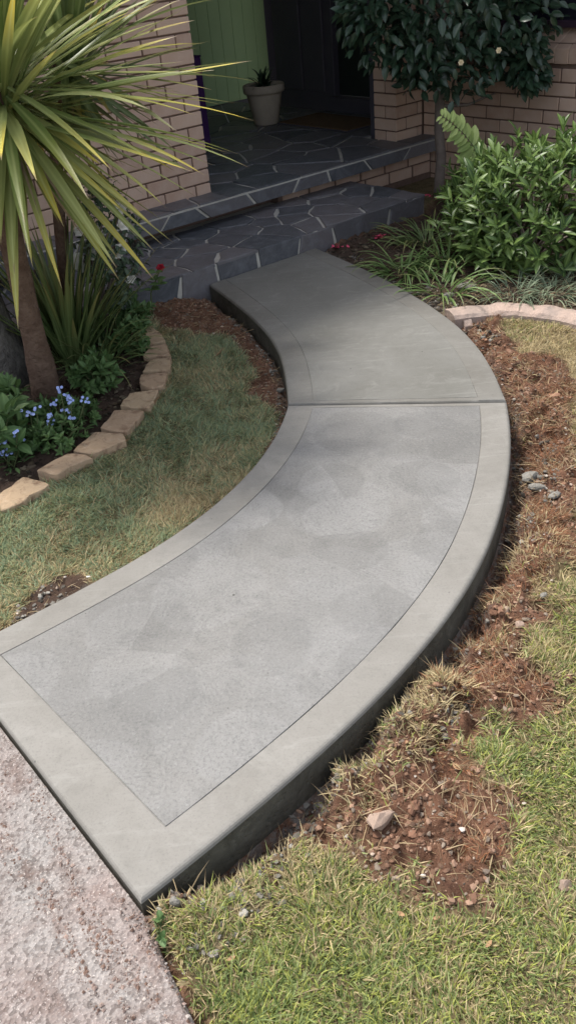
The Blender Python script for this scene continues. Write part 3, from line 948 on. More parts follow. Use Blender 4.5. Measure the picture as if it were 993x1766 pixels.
# ------------------------------------------------------------------ slate paving
def clip(poly, n, d):
    out = []
    for i in range(len(poly)):
        a, b = poly[i], poly[(i + 1) % len(poly)]
        da, db = n @ a - d, n @ b - d
        if da <= 0:
            out.append(a)
        if da * db < 0:
            out.append(a + (b - a) * da / (da - db))
    return out
def crazy(x0, x1, y0, y1, cell, g, seed, aspect=1.0):
    r = random.Random(seed)
    nxx, nyy = max(1, round((x1 - x0) / (cell * aspect))), max(1, round((y1 - y0) / cell))
    seeds = [np.array([x0 + (i + 0.5 + r.uniform(-.42, .42) + 0.25 * (j % 2)) * (x1 - x0) / nxx, y0 + (j + 0.5 + r.uniform(-.36, .36)) * (y1 - y0) / nyy]) for i in range(nxx) for j in range(nyy)]
    out = []
    for i, s in enumerate(seeds):
        poly = [np.array(q, float) for q in ((x0, y0), (x1, y0), (x1, y1), (x0, y1))]
        for j, q in enumerate(seeds):
            if i != j and poly:
                n = q - s
                L = np.hypot(*n)
                n = n / L
                poly = clip(poly, n, n @ (s + q) / 2 - g * r.uniform(0.35, 0.75))
        if len(poly) > 2:
            # a little unevenness along the edges
            P = []
            for k in range(len(poly)):
                a, b = poly[k], poly[(k + 1) % len(poly)]
                if np.hypot(*(b - a)) > 0.02:
                    P.append(a)
                    if np.hypot(*(b - a)) > 0.12:
                        m_ = (a + b) / 2
                        ed = b - a
                        nn = np.array([-ed[1], ed[0]]) / np.hypot(*ed)
                        P.append(m_ + nn * r.uniform(-0.008, 0.014))
            if len(P) > 2:
                out.append(P)
    return out
def tile(parent, P, frame, th, bev=0.004):
    """P: 2-D outline; frame maps (a, b, height) to house coordinates"""
    P = np.array(P)
    c = P.mean(0)
    th = th + random.uniform(-0.003, 0.003)
    ins = c + (P - c) * (1 - bev / max(0.03, np.mean(np.hypot(*(P - c).T))))
    n = len(P)
    tilt = [random.uniform(-0.012, 0.012) for _ in range(2)]
    V = [frame(*p, -0.01) for p in P] + [frame(*p, th - bev * 0.7) for p in P] + [frame(*p, th + (p - c) @ np.array(tilt)) for p in ins]
    F = [(k, (k + 1) % n, n + (k + 1) % n, n + k) for k in range(n)] + [(n + k, n + (k + 1) % n, 2 * n + (k + 1) % n, 2 * n + k) for k in range(n)] + [tuple(range(2 * n, 3 * n))]
    me = mesh('slate_tile', V, F, M['slate'])
    bm = bmesh.new()
    bm.from_mesh(me)
    bmesh.ops.recalc_face_normals(bm, faces=bm.faces[:])
    bm.to_mesh(me)
    bm.free()
    return link('slate_tile', me, parent)
stp = thing('entry_step', 'low entry step of dark crazy paved slate against the path end', 'step', rz=HA)
link('step_body', boxmesh('step_body', (0.6, 5.0665, -0.16), (3.99, 5.149, STEP_Z - 0.009), M['grout']), stp)
link('step_body', boxmesh('step_body', (0.6, STEP_V + 0.008, -0.16), (4.70, 5.066, STEP_Z - 0.008), M['grout']), stp)
for P in crazy(0.6, 4.70, STEP_V, 5.056, 0.215, 0.016, 3, 1.35):
    tile(stp, P, lambda a, b, h: (a, b, STEP_Z - 0.008 + h), 0.010)
for P in crazy(0.6, 4.70, -0.12, STEP_Z - 0.004, 0.20, 0.016, 5, 1.8):
    tile(stp, P, lambda a, b, h: (a, STEP_V + 0.008 - h, b), 0.009)
por = thing('porch_floor', 'raised porch floor of dark crazy paved slate with thick slate edge', 'porch', rz=HA)
PX0, PX1 = 0.6, 5.612
link('floor_slab', boxmesh('floor_slab', (PX0, FLOORV + 0.008, ZS - 0.092), (PX1 - 0.0, PV + 0.006, ZS - 0.008), M['grout']), por)
link('floor_slab', boxmesh('floor_slab', (PU + 0.002, PV + 0.0065, ZS - 0.092), (JU - 0.002, 8.225, ZS - 0.008), M['grout']), por)
link('floor_slab', boxmesh('floor_slab', (JU - 0.0018, PV + 0.34, ZS - 0.092), (DU - 0.045, 8.225, ZS - 0.008), M['grout']), por)
link('floor_slab', boxmesh('floor_slab', (1.5, PV + 0.24, ZS - 0.092), (PU + 0.0018, 8.225, ZS - 0.008), M['grout']), por)
for P in crazy(0.6, PU, FLOORV + 0.024, PV + 0.004, 0.2, 0.020, 11, 1.4):
    tile(por, P, lambda a, b, h: (a, b, ZS - 0.008 + h), 0.010)
for P in crazy(PU + 0.004, JU - 0.004, FLOORV + 0.024, 8.2, 0.29, 0.017, 14, 1.15):
    tile(por, P, lambda a, b, h: (a, b, ZS - 0.008 + h), 0.010)
for P in crazy(JU - 0.002, PX1, FLOORV + 0.024, PV - 0.02, 0.2, 0.02, 15, 1.2):
    tile(por, P, lambda a, b, h: (a, b, ZS - 0.008 + h), 0.010)
for P in crazy(JU - 0.002, DU - 0.05, PV + 0.36, 8.2, 0.30, 0.02, 16, 1.15):
    tile(por, P, lambda a, b, h: (a, b, ZS - 0.008 + h), 0.010)
r = random.Random(4)
u = PX0
sk = 0.0
while u < PX1 - 0.05:
    L = r.uniform(0.26, 0.44)
    e = min(u + L, PX1)
    s2 = r.uniform(-0.05, 0.05)
    tile(por, [(u + sk, ZS - 0.092), (e - 0.026 + s2, ZS - 0.092), (e - 0.026 - s2, ZS - 0.014), (u - sk, ZS - 0.014)], lambda a, b, h: (a, FLOORV + 0.008 - h, b), 0.012)
    sk = s2
    u = e
# brick riser under the porch edge
link('riser', boxmesh('riser', (4.0, 5.068, -0.1), (PX1, 5.148, ZS - 0.094), M['mortar']), por)
rz_ = link('riser', boxmesh('riser', (PX0, 5.15, -0.1), (PX1, PV + 0.005, ZS - 0.094), M['mortar']), por)  # left of the bricks, bare dark mortar stands in for deep shade
u = PX1 - 0.02
k = 0
while u > 4.05:
    brick(rz_, (u - 0.2415, 5.058, 0.086), (u, 5.11, 0.173))
    if u > 4.72:
        brick(rz_, (u - 0.2415 + 0.05, 5.058, -0.006), (u + 0.05 if k else u, 5.11, 0.075))
    u -= 0.262
    k += 1

# ------------------------------------------------------------------ things on the porch
def leaf_strip(L, w, droop, fold=0.25, seg=9, base=0.35, twist=0.0, peak=0.35):
    """a strap leaf rising from the origin along +X and bending down; returns verts, faces, along, rib"""
    V, F, al, rb = [], [], [], []
    x = z = 0.0
    ang = 0.0
    for i in range(seg + 1):
        s = i / seg
        wd = w * (base + (1 - base) * min(1, s / peak)) * (1 - max(0, (s - peak) / (1 - peak)) ** 1.7) + 0.0008
        tw = twist * s
        up = np.array([-math.sin(ang), 0, math.cos(ang)])
        sd = np.array([0, 1, 0])
        sd2 = sd * math.cos(tw) + up * math.sin(tw)
        up2 = up * math.cos(tw) - sd * math.sin(tw)
        p = np.array([x, 0, z])
        V += [p - sd2 * wd / 2 + up2 * wd * fold, p, p + sd2 * wd / 2 + up2 * wd * fold]
        al += [s] * 3
        rb += [0, 1, 0]
        if i:
            k = 3 * i
            F += [(k - 3, k - 2, k + 1, k), (k - 2, k - 1, k + 2, k + 1)]
        step = L / seg
        x += math.cos(ang) * step
        z += math.sin(ang) * step
        ang -= droop / seg * (0.4 + 1.2 * s)
    return np.array(V), F, np.array(al), np.array(rb)

def strap_leaf(parent, p, az, el, L, w, droop, m, fold=0.25, twist=0.0, name='leaf', seg=9, peak=0.35):
    V, F, al, rb = leaf_strip(L, w, droop, fold, seg, 0.35, twist, peak)
    me = mesh(name, V, F, m, True, None, dict(along=al, rib=rb * 0.0 + rb))
    mt = Matrix.Translation(Vector(p)) @ Matrix.Rotation(az, 4, 'Z') @ Matrix.Rotation(-el, 4, 'Y')
    # droop bends inside the leaf's own vertical plane, so leaves never curl upward
    return link(name, me, parent, None, mt)

def base_leaf(kind):
    """small bush leaf, length 1 along +X, in a few outlines"""
    prof = {'oval': [(0, .02), (.18, .17), (.42, .25), (.68, .2), (.88, .09), (1, 0)],
            'lance': [(0, .02), (.2, .10), (.5, .15), (.75, .11), (.92, .05), (1, 0)],
            'round': [(0, .03), (.15, .26), (.42, .38), (.7, .33), (.9, .17), (1, 0)]}[kind]
    V, F, rb = [], [], []
    for x, w in prof:
        b = -0.22 * x * x
        V += [(x, -w, b + w * 0.35), (x, 0, b), (x, w, b + w * 0.35)]
        rb += [0, 1, 0]
    for i in range(1, len(prof)):
        k = 3 * i
        F += [(k - 3, k - 2, k + 1, k), (k - 2, k - 1, k + 2, k + 1)]
    return np.array(V, float), np.array(F), np.array(rb, float)

def basis(dx, nz):
    dx = dx / np.linalg.norm(dx)
    y = np.cross(nz, dx)
    if np.linalg.norm(y) < 1e-4:
        y = np.cross(np.array([0.3, 0.8, 0.2]), dx)
    y /= np.linalg.norm(y)
    return np.stack([dx, y, np.cross(dx, y)], 1)

def foliage(root, spots, kind, m, limit=290, name='leaf', flat=1.0):
    """spots: list of (pos rel. to root, direction, normal, size). The nearest to the camera become parts, the rest one stuff part"""
    V0, F0_, rb = base_leaf(kind)
    me = mesh(name, V0, F0_, m, True, None, dict(rib=rb))
    rl = np.array(root.location)
    def key(s):
        return np.linalg.norm(s[0] + rl - np.array([0, 0, H]))
    spots = sorted(spots, key=key)
    vis = inview(np.array([s[0] for s in spots]) + rl, 10)
    order = [i for i in range(len(spots)) if vis[i]] + [i for i in range(len(spots)) if not vis[i]]
    for i in order[:limit]:
        p, d, n, sz = spots[i]
        B = basis(d, n)
        mt = Matrix(((*(B[0] * sz), p[0]), (*(B[1] * sz), p[1]), (*(B[2] * sz), p[2]), (0, 0, 0, 1)))
        link(name, me, root, None, mt)
    rest = order[limit:]
    if rest:
        Vs, Fs, rs, ts = [], [], [], []
        for q, i in enumerate(rest):
            p, d, n, sz = spots[i]
            B = basis(d, n)
            Vs.append(V0 * sz @ B.T + p)
            Fs.append(F0_ + q * len(V0))
            rs.append(rb)
            ts.append(np.full(len(V0), random.random()))
        o = link('foliage', mesh('foliage', np.vstack(Vs), np.vstack(Fs), m, True, None, dict(rib=np.concatenate(rs), tone=np.concatenate(ts))), root)
        o['kind'] = 'stuff'

def unit():
    v = rng.normal(size=3)
    return v / np.linalg.norm(v)

pp = house(5.08 * 1.05, 6.5 * 1.05, ZS + 0.003)
pot = thing('potted_plant', 'cream tapered pot with dark spiky plant on the porch', 'pot plant', pp)
link('pot', lathe('pot', [(0.0, 0.0), (0.105, 0.0), (0.112, 0.01), (0.16, 0.25), (0.163, 0.262), (0.182, 0.266), (0.188, 0.28), (0.188, 0.325), (0.180, 0.334), (0.165, 0.33), (0.158, 0.30), (0.150, 0.27)], M['pot'], 36), pot)
link('soil', lathe('soil', [(0.0, 0.285), (0.07, 0.287), (0.157, 0.28)], M['soilmat'], 24), pot)
for k in range(34):
    strap_leaf(pot, (random.uniform(-.03, .03), random.uniform(-.03, .03), 0.28), random.uniform(0, 6.28), R(random.uniform(25, 85)), random.uniform(0.14, 0.24), 0.028, random.uniform(0.6, 1.8), M['camellia'], 0.2)
dm = thing('doormat', 'brown coir doormat lying on the slate before the door', 'doormat', house(5.62, 6.25, ZS + 0.004), HA, me=None)
dmm = boxmesh('mat_pile', (-0.24, -0.45, 0), (0.24, 0.45, 0.018), M['mat'], 0.006)
link('mat_pile', dmm, dm)
link('mat_border', boxmesh('mat_border', (-0.252, -0.462, 0.0), (0.252, 0.462, 0.009), M['darkpaint'], 0.003), dm)
pb = at(352, 250, ZS)
pst = thing('purple_post', 'short purple painted post beside the left brick pier', 'post', (*pb[:2], ZS + 0.003), HA)
ztop = ZS + 0.02
for z_ in np.arange(ZS, 1.6, 0.005):
    if project(np.array([[pb[0], pb[1], z_]]))[0][0][1] < 97:
        ztop = z_
        break
link('shaft', boxmesh('shaft', (-0.045, -0.045, 0), (0.045, 0.045, ztop - ZS - 0.01), M['purple'], 0.006), pst)
link('cap', boxmesh('cap', (-0.05, -0.05, ztop - ZS - 0.0105), (0.05, 0.05, ztop - ZS), M['purple'], 0.004), pst)
sp = at(395, 211, ZS)
st = thing('garden_stake', 'thin pale stake leaning on the green porch wall beside the pot', 'stake', (*sp[:2], ZS + 0.002), me=tube('garden_stake', [(0, 0, 0), (-0.03, 0.05, 0.07), (-0.058, 0.11, 0.14)], [0.006, 0.006, 0.005], M['stake'], 6))

# ------------------------------------------------------------------ garden edging bricks and kerb
names = ['leftmost tan edging brick of the garden bed, chipped, at the photo edge', 'long chipped tan edging brick second from the left end of the row', 'tan edging brick with a dry strap leaf lying across its front corner', 'clean square tan edging brick at the start of the bend', 'tan edging brick beside the strap leaf clump, striped with shade', 'tan edging brick under the grassy leaf tips, narrow', 'tan edging brick at the outermost point of the bend', 'tan edging brick just past the bend towards the house', 'wedge shaped tan edging brick second from the house end of the row', 'small wedge shaped tan edging brick nearest the slate step']
for s, lab in zip(STW, names):
    c = s.mean(0)
    z0 = gz(*c) - 0.05
    P = [np.array(q) - c for q in s]
    Q = []
    for k in range(len(P)):
        a, b = P[k], P[(k + 1) % len(P)]
        ns = max(2, int(np.hypot(*(b - a)) / 0.03))
        Q += [a * random.uniform(.94, 1.0)] + [a + (b - a) * (q / ns) + np.array([random.uniform(-.005, .005), random.uniform(-.005, .005)]) for q in range(1, ns)]
    bm = bmesh.new()
    vs = [bm.verts.new((*q, STZ - z0 + random.uniform(-.004, .004))) for q in Q]
    fa = bm.faces.new(vs)
    if fa.normal.z < 0 or sum(Q[i][0] * Q[(i + 1) % len(Q)][1] - Q[(i + 1) % len(Q)][0] * Q[i][1] for i in range(len(Q))) < 0:
        fa.normal_flip()
    ex = bmesh.ops.extrude_face_region(bm, geom=[fa])
    for v_ in ex['geom']:
        if isinstance(v_, bmesh.types.BMVert):
            v_.co.z = STZ - z0 + random.uniform(-.003, .003)
            v_.co.x *= 0.985
            v_.co.y *= 0.985
    for v_ in vs:
        v_.co.z = 0
    bmesh.ops.recalc_face_normals(bm, faces=bm.faces[:])
    bmesh.ops.bevel(bm, geom=[e for e in bm.edges if (e.verts[0].co.z + e.verts[1].co.z) > (STZ - z0)], offset=0.0035, segments=1, affect='EDGES')
    me = bpy.data.meshes.new('edging_brick')
    bm.to_mesh(me)
    bm.free()
    me.materials.append(M['edging'])
    thing('edging_brick', lab, 'edging brick', (*c, z0), 0, 'tan bricks edging the left garden bed', me)

def kerbpiece(i0, i1, off0, off1, ztop, name, lab):
    Cc = KERB[i0:i1]
    T = np.gradient(Cc, axis=0)
    T /= np.hypot(*T.T)[:, None]
    Nn = np.stack([-T[:, 1], T[:, 0]], 1)
    V = []
    for i in range(len(Cc)):
        jz = (vnoise(Cc[i][0], Cc[i][1], 0.05, 77) - 0.5) * 0.016
        jx = (vnoise(Cc[i][0] + 9, Cc[i][1], 0.07, 78) - 0.5) * 0.02
        for o_, z_ in ((off0 + jx, -0.12), (off0 + jx, ztop - 0.02), (off0 + 0.015 + jx, ztop - 0.004 + jz), ((off0 + off1) / 2, ztop + 0.006 + jz), (off1 - 0.015, ztop - 0.004 + jz), (off1, ztop - 0.02), (off1, -0.12)):
            V.append((*(Cc[i] + Nn[i] * o_), z_))
    n = 7
    F = [(i * n + k, (i + 1) * n + k, (i + 1) * n + (k + 1) % n, i * n + (k + 1) % n) for i in range(len(Cc) - 1) for k in range(n)]
    F += [tuple(range(n)), tuple(range((len(Cc) - 1) * n, len(Cc) * n))[::-1]]
    c = V[len(V) // 2]
    return [(v[0], v[1], v[2]) for v in V], F
kb = thing('garden_kerb', 'curved pinkish concrete kerb edging the right garden bed', 'kerb')
for (i0, i1, a, b, z) in ((2, 26, -0.03, 0.115, -0.012), (25, 60, -0.031, 0.121, -0.016), (5, 9, -0.06, -0.005, -0.045), (40, 60, -0.03, -0.004, -0.055)):
    V, F = kerbpiece(i0, i1, a, b, z, '', '')
    link('kerb_block', mesh('kerb_block', V, F, M['kerb'], False), kb)

# ------------------------------------------------------------------ cordylines
def cordyline(label, foot, head, rad, nl, Lr, wr, m, barkm, el_lo, el_hi, seed, azbias=None):
    random.seed(seed)
    t_ = thing('cabbage_palm', label, 'palm', foot, group='cordylines in the left bed')
    hd = np.array(head) - np.array(foot)
    pts = []
    for k in range(15):
        s = k / 14
        p = hd * s + np.array([-0.05 * math.sin(s * 3.14) + 0.015 * math.sin(s * 5), 0.02 * math.sin(s * 4 + 1), 0])
        pts.append(p)
    link('trunk', tube('trunk', pts, [rad * (1.0 + 0.45 * max(0, 1 - k / 5) ** 1.5) for k in range(15)], barkm, 14, 0.12, seed), t_)
    for k in range(nl):
        az = random.uniform(0, 2 * math.pi)
        q = random.random()
        el = R(el_lo + (el_hi - el_lo) * q ** 1.15)
        L = random.uniform(*Lr) * (0.85 if el > R(60) else 1)
        droop = random.uniform(0.03, 0.5) * math.cos(el) ** 0.5
        if el < R(-15):
            droop *= 0.35
            L *= 0.80
        p = hd + np.array([math.cos(az) * 0.03, math.sin(az) * 0.03, random.uniform(-0.10, 0.04) - 0.10 * (1 - q)])
        strap_leaf(t_, p, az, el, L, random.uniform(*wr), droop, m, random.uniform(0.08, 0.22), random.uniform(-.5, .5), 'leaf', 10)
    for k in range(26):
        az = random.uniform(0, 2 * math.pi)
        strap_leaf(t_, hd + np.array([0, 0, -random.uniform(0.1, 0.22)]), az, R(random.uniform(-75, -20)), random.uniform(0.2, 0.5), random.uniform(0.006, 0.016), random.uniform(-0.6, 0.9), M['deadleaf'], 0.3, random.uniform(-2, 2), 'dead_leaf', 8)
    return t_
f1 = ground_at(82, 692)
h1 = ray(-5, 130, f1[1] - 0.15)
p1 = cordyline('near cordyline with long yellow tipped leaves leaning out of the left bed', f1, h1, 0.050, 285, (0.64, 0.98), (0.031, 0.052), M['cord'], M['bark'], -50, 82, 11)
f2 = ground_at(122, 598)
h2_ = ray(110, 95, f2[1] + 0.05)
p2 = cordyline('slimmer cordyline behind the near one, nearer to the house wall', f2, h2_, 0.030, 150, (0.55, 0.85), (0.032, 0.042), M['cord_dark'], M['bark'], -40, 85, 23)
random.seed(5)
f3 = ground_at(8, 668)
tr = thing('grey_trunk', 'thick rough grey trunk behind the near cordyline at the left edge', 'trunk', f3, me=tube('grey_trunk', [(-0.06, 0.05, -0.05), (-0.07, 0.06, 0.2), (-0.09, 0.08, 0.5), (-0.12, 0.10, 0.9), (-0.16, 0.12, 1.4), (-0.18, 0.14, 2.2)], [0.20, 0.17, 0.15, 0.13, 0.12, 0.10], M['greybark'], 18, 0.15, 3))

def clump(name, label, cat, foot, n, Lr, w, m, els=(35, 85), spread=0.06, droop=(0.5, 1.6), group=None, azs=(0, 6.2832), seed=1, pk=0.3):
    random.seed(seed)
    t_ = thing(name, label, cat, foot, group=group)
    for k in range(n):
        a = random.uniform(*azs)
        strap_leaf(t_, (math.cos(a) * random.uniform(0, spread), math.sin(a) * random.uniform(0, spread), -0.01), a + random.uniform(-.4, .4), R(random.uniform(*els)), random.uniform(*Lr), random.uniform(*w), random.uniform(*droop), m, 0.22, random.uniform(-.6, .6), 'leaf', 8, pk)
    return t_
clump('strap_plant', 'dark upright strap leaf clump at the foot of the cordyline', 'plant', ground_at(128, 628), 130, (0.45, 0.92), (0.016, 0.03), M['strap'], (50, 88), 0.07, (0.1, 0.7), seed=31)
clump('strap_plant', 'arching grassy clump reaching over the edging bricks', 'plant', ground_at(175, 640), 80, (0.25, 0.50), (0.008, 0.014), M['strap'], (25, 75), 0.05, (0.9, 2.0), seed=32)

# rose bushes and weeds
def flower(parent, p, r_, m, n=5, layers=1, name='flower', nrm=(0, 0, 1)):
    V, F = [], []
    for ly in range(layers):
        rr = r_ * (1 - 0.3 * ly)
        for k in range(n):
            a = 2 * math.pi * (k + 0.5 * ly) / n
            ca, sa = math.cos(a), math.sin(a)
            wq = rr * math.pi / n * 0.95
            zb, zt_ = 0.15 * r_ * ly, r_ * (0.25 + 0.35 * ly)
            i = len(V)
            V += [(0, 0, zb), (ca * rr * .6 - sa * wq, sa * rr * .6 + ca * wq, zt_ * .8), (ca * rr, sa * rr, zt_), (ca * rr * .6 + sa * wq, sa * rr * .6 - ca * wq, zt_ * .8)]
            F.append((i, i + 3, i + 2, i + 1))
    me = mesh(name, V, F, m, False)
    q = Vector(nrm).to_track_quat('Z', 'Y').to_matrix().to_4x4()
    return link(name, me, parent, None, Matrix.Translation(Vector(p)) @ q)

def bush(name, label, cat, foot, cen, rad, n, size, kind, m, limit=250, stems=7, group=None, seed=1, cluster=0, up=0.5, keep=None, stemm=None, srad=0.008):
    random.seed(seed)
    global rng
    rng = np.random.default_rng(seed)
    t_ = thing(name, label, cat, foot, group=group)
    cen = np.array(cen) - np.array(foot)
    rad = np.array(rad)
    for k in range(stems):
        d = unit()
        d[2] = abs(d[2])
        e = cen + d * rad * 0.75
        m_ = cen * 0.45 + d * rad * 0.2
        link('stem', tube('stem', [(random.uniform(-.03, .03), random.uniform(-.03, .03), -0.03), m_, e], [srad * 1.3, srad, srad * 0.5], stemm or M['trunk'], 6), t_)
    spots = []
    tries = 0
    while len(spots) < n and tries < n * 6:
        tries += 1
        d = unit()
        p = cen + d * rad * random.uniform(0.45, 1.0) ** 0.6 * (0.8 + 0.35 * fbm(np.array([d[0] * 2 + seed]), np.array([d[1] * 2 + d[2] * 1.7]), 0.7, seed)[0])
        pw = p + np.array(foot)
        if pw[2] < foot[2] + 0.012 or (keep and not keep(pw)):
            continue
        if cluster:
            ax = d * 0.7 + np.array([0, 0, up]) + unit() * 0.4
            ax /= np.linalg.norm(ax)
            e1 = basis(ax, np.array([0.31, 0.2, 0.93]))
            k0 = random.uniform(0, 6.28)
            for k in range(cluster):
                a = k0 + k * 2.4
                rd = e1[:, 1] * math.cos(a) + e1[:, 2] * math.sin(a)
                op = random.uniform(0.5, 1.5) if k > 1 else 0.3
                dd = ax * 0.75 + rd * op
                spots.append((p - ax * size * 0.12 * k, dd, ax * 1.0 - rd * 0.3, size * random.uniform(0.65, 1.15)))
        else:
            dd = d * 0.6 + unit() * 0.8 + np.array([0, 0, up - 0.5])
            spots.append((p, dd, d + np.array([0, 0, 0.9]) + unit() * 0.5, size * random.uniform(0.7, 1.2)))
    foliage(t_, spots, kind, m, limit)
    return t_

f4 = ground_at(172, 585)
c4 = ray(188, 420, f4[1])
wr_ = bush('rose_bush', 'white flowering rose bush behind the strap leaves by the step', 'rose bush', f4, c4, (0.17, 0.16, 0.32), 700, 0.042, 'oval', M['rose'], 200, 7, seed=41)
for px, py in [(203, 352), (209, 360), (213, 388), (205, 437), (198, 440), (208, 430), (138, 398), (133, 455), (140, 462), (168, 398), (160, 440), (175, 470), (135, 445), (165, 360), (225, 480)]:
    pq = ray(px, py, f4[1] - random.uniform(0.02, 0.12))
    flower(wr_, pq - f4, 0.033, M['white'], 6, 3, 'flower', (random.uniform(-.3, .3), -0.7, 0.6))
f5 = ground_at(262, 545)
rr_ = thing('rose_plant', 'single leggy rose shoot with one dark red bloom by the step', 'rose', f5)
tip = ray(277, 462, f5[1] + 0.06) - f5
link('stem', tube('stem', [(0, 0, -0.02), tip * 0.5 + np.array([-0.03, 0, 0]), tip], [0.005, 0.004, 0.003], M['stem'], 6), rr_)
flower(rr_, tip, 0.027, M['red'], 6, 3, 'bloom', (-0.1, -0.6, 0.7))
sp_ = []
for px, py in [(270, 482), (275, 490), (262, 500), (268, 470), (255, 530), (248, 535), (240, 530)]:
    c_ = ray(px, py, f5[1] + 0.02) - f5
    for k in range(5):
        a = k * 1.26 + random.random()
        sp_.append((c_, np.array([math.cos(a), math.sin(a) * .6, 0.3]), np.array([0, -.4, 1.0]), random.uniform(.04, .06)))
foliage(rr_, sp_, 'oval', M['weed'], 60)

def weed(label, px, py, hgt, n, size, seed, kind='oval', r_=0.09, m=None, group='leafy weeds along the left bed'):
    f = ground_at(px, py)
    return bush('leafy_plant', label, 'plant', f, f + np.array([0, 0, hgt * 0.55]), (r_, r_, hgt * 0.55), n * 7, size, kind, m or M['weed'], 200, 4, group=group, seed=seed, cluster=5, up=0.8, stemm=M['stem'], srad=0.004)
weed('pale leafy plant standing just left of the single red rose shoot', 225, 575, 0.30, 16, 0.06, 51, r_=0.075)
weed('leafy green plant spilling over the bricks at the house end of the bed', 222, 578, 0.22, 30, 0.055, 56, r_=0.13)
weed('pale green leafy plant hanging over the bricks at the outermost bend', 236, 612, 0.16, 22, 0.05, 57, r_=0.09)
weed('dark leafy plant filling the bed between strap clump and clean square brick', 168, 672, 0.16, 34, 0.055, 58, r_=0.12)
weed('low green leafy plant between the strap clump and the narrow edging bricks', 205, 610, 0.20, 26, 0.055, 52, r_=0.13)
weed('broad leaved green plant among blue flowers at the left edge', 8, 790, 0.24, 26, 0.085, 53, 'oval', 0.13)
weed('low leafy green plant inside the bed by the clean square edging brick', 112, 768, 0.12, 34, 0.035, 54, r_=0.14)
weed('trailing leafy plant in front of the near cordyline trunk foot', 60, 775, 0.12, 30, 0.04, 55, r_=0.12)
weed('small round leaved weed on the lawn at the near path corner', 276, 1612, 0.03, 2, 0.02, 59, 'round', 0.03, group=None)
weed('low green leafy plant between the blue flowers and the near cordyline trunk', 100, 735, 0.13, 26, 0.045, 64, r_=0.12)
weed('small leafy green plant behind the third edging brick', 145, 728, 0.10, 24, 0.035, 65, r_=0.10)
weed('taller leafy green plant in front of the thick grey trunk', 25, 745, 0.22, 24, 0.065, 66, r_=0.12)
def forget(label, px, py, tops, seed):
    random.seed(seed)
    f = ground_at(px, py)
    t_ = thing('forget_me_not', label, 'flowers', f, group='blue forget-me-nots in the left bed')
    for (qx, qy) in tops:
        q = ray(qx, qy, f[1] + random.uniform(-0.05, 0.03)) - f
        link('stem', tube('stem', [(random.uniform(-.04, .04), random.uniform(-.03, .03), -0.02), q * np.array([.6, .6, .5]), q], [0.0028, 0.0024, 0.0018], M['stem'], 5), t_)
        for k in range(5):
            flower(t_, q + np.array([random.uniform(-.016, .016), random.uniform(-.015, .015), random.uniform(-.014, .014)]), 0.0075, M['blue'], 5, 1, 'flower', (random.uniform(-.4, .4), -0.6, 0.7))
    sp = []
    for k in range(60):
        a = random.uniform(0, 6.28)
        sp.append((np.array([math.cos(a) * random.uniform(0, .09), math.sin(a) * random.uniform(0, .09), random.uniform(0.0, 0.08)]), np.array([math.cos(a), math.sin(a), random.uniform(.1, .9)]), np.array([0, 0, 1.0]), random.uniform(.035, .06)))
    foliage(t_, sp, 'lance', M['weed'], 60)
forget('blue forget-me-nots in front of the cordyline trunk, the tallest sprays', 118, 755, [(104, 672), (118, 683), (123, 690), (92, 694), (147, 689), (112, 710), (124, 722)], 61)
forget('blue forget-me-nots low beside the trunk, middle of the bed', 60, 770, [(52, 714), (64, 708), (89, 716), (86, 728), (30, 706)], 62)
forget('blue forget-me-nots at the left edge over the first edging brick', 20, 805, [(30, 745), (28, 754), (36, 757), (8, 757), (13, 777), (2, 780), (5, 760)], 63)

# ------------------------------------------------------------------ right bed
ft = at(757, 337, -0.02)
random.seed(9)
ct = thing('camellia_tree', 'small dark leaved camellia tree with pale buds against the brick wing', 'tree', ft)
top = ft + np.array([0.0, 0.0, 0.72])
link('trunk', tube('trunk', [(0, 0, -0.08), (0.0, 0, 0.1), (0.012, 0.0, 0.28), (-0.005, 0.01, 0.46), (0.0, 0, 0.74), (0.01, 0, 1.2), (0.0, 0.01, 1.6)], [0.046, 0.038, 0.036, 0.034, 0.034, 0.026, 0.012], M['trunk'], 12, 0.08), ct)
for k in range(14):
    a = k * 2.4
    z_ = 0.62 + 0.08 * k
    e = np.array([math.cos(a) * random.uniform(.3, .5), math.sin(a) * random.uniform(.2, .4), z_ + random.uniform(0.0, .35)])
    pw = ft + e
    ul = pw[:2] @ UD
    if ul > 5.55:
        e[:2] -= UD * (ul - 5.53)
    link('limb', tube('limb', [(0, 0, z_), e * np.array([.5, .5, 1]) * 1.0 + np.array([0, 0, -0.06]), e], [0.016, 0.010, 0.005], M['trunk'], 7), ct)
ccen = np.array(house(5.02, 4.45, 1.46))
LOBES = [(ccen, 0.70)] + [(ray(a_, b_, ft[1] - 0.25), c_) for a_, b_, c_ in ((660, 45, .26), (720, 95, .24), (800, 100, .30), (870, 55, .25), (912, 118, .13), (905, 20, .28), (640, 0, .25))]
rng = np.random.default_rng(90)
spots = []
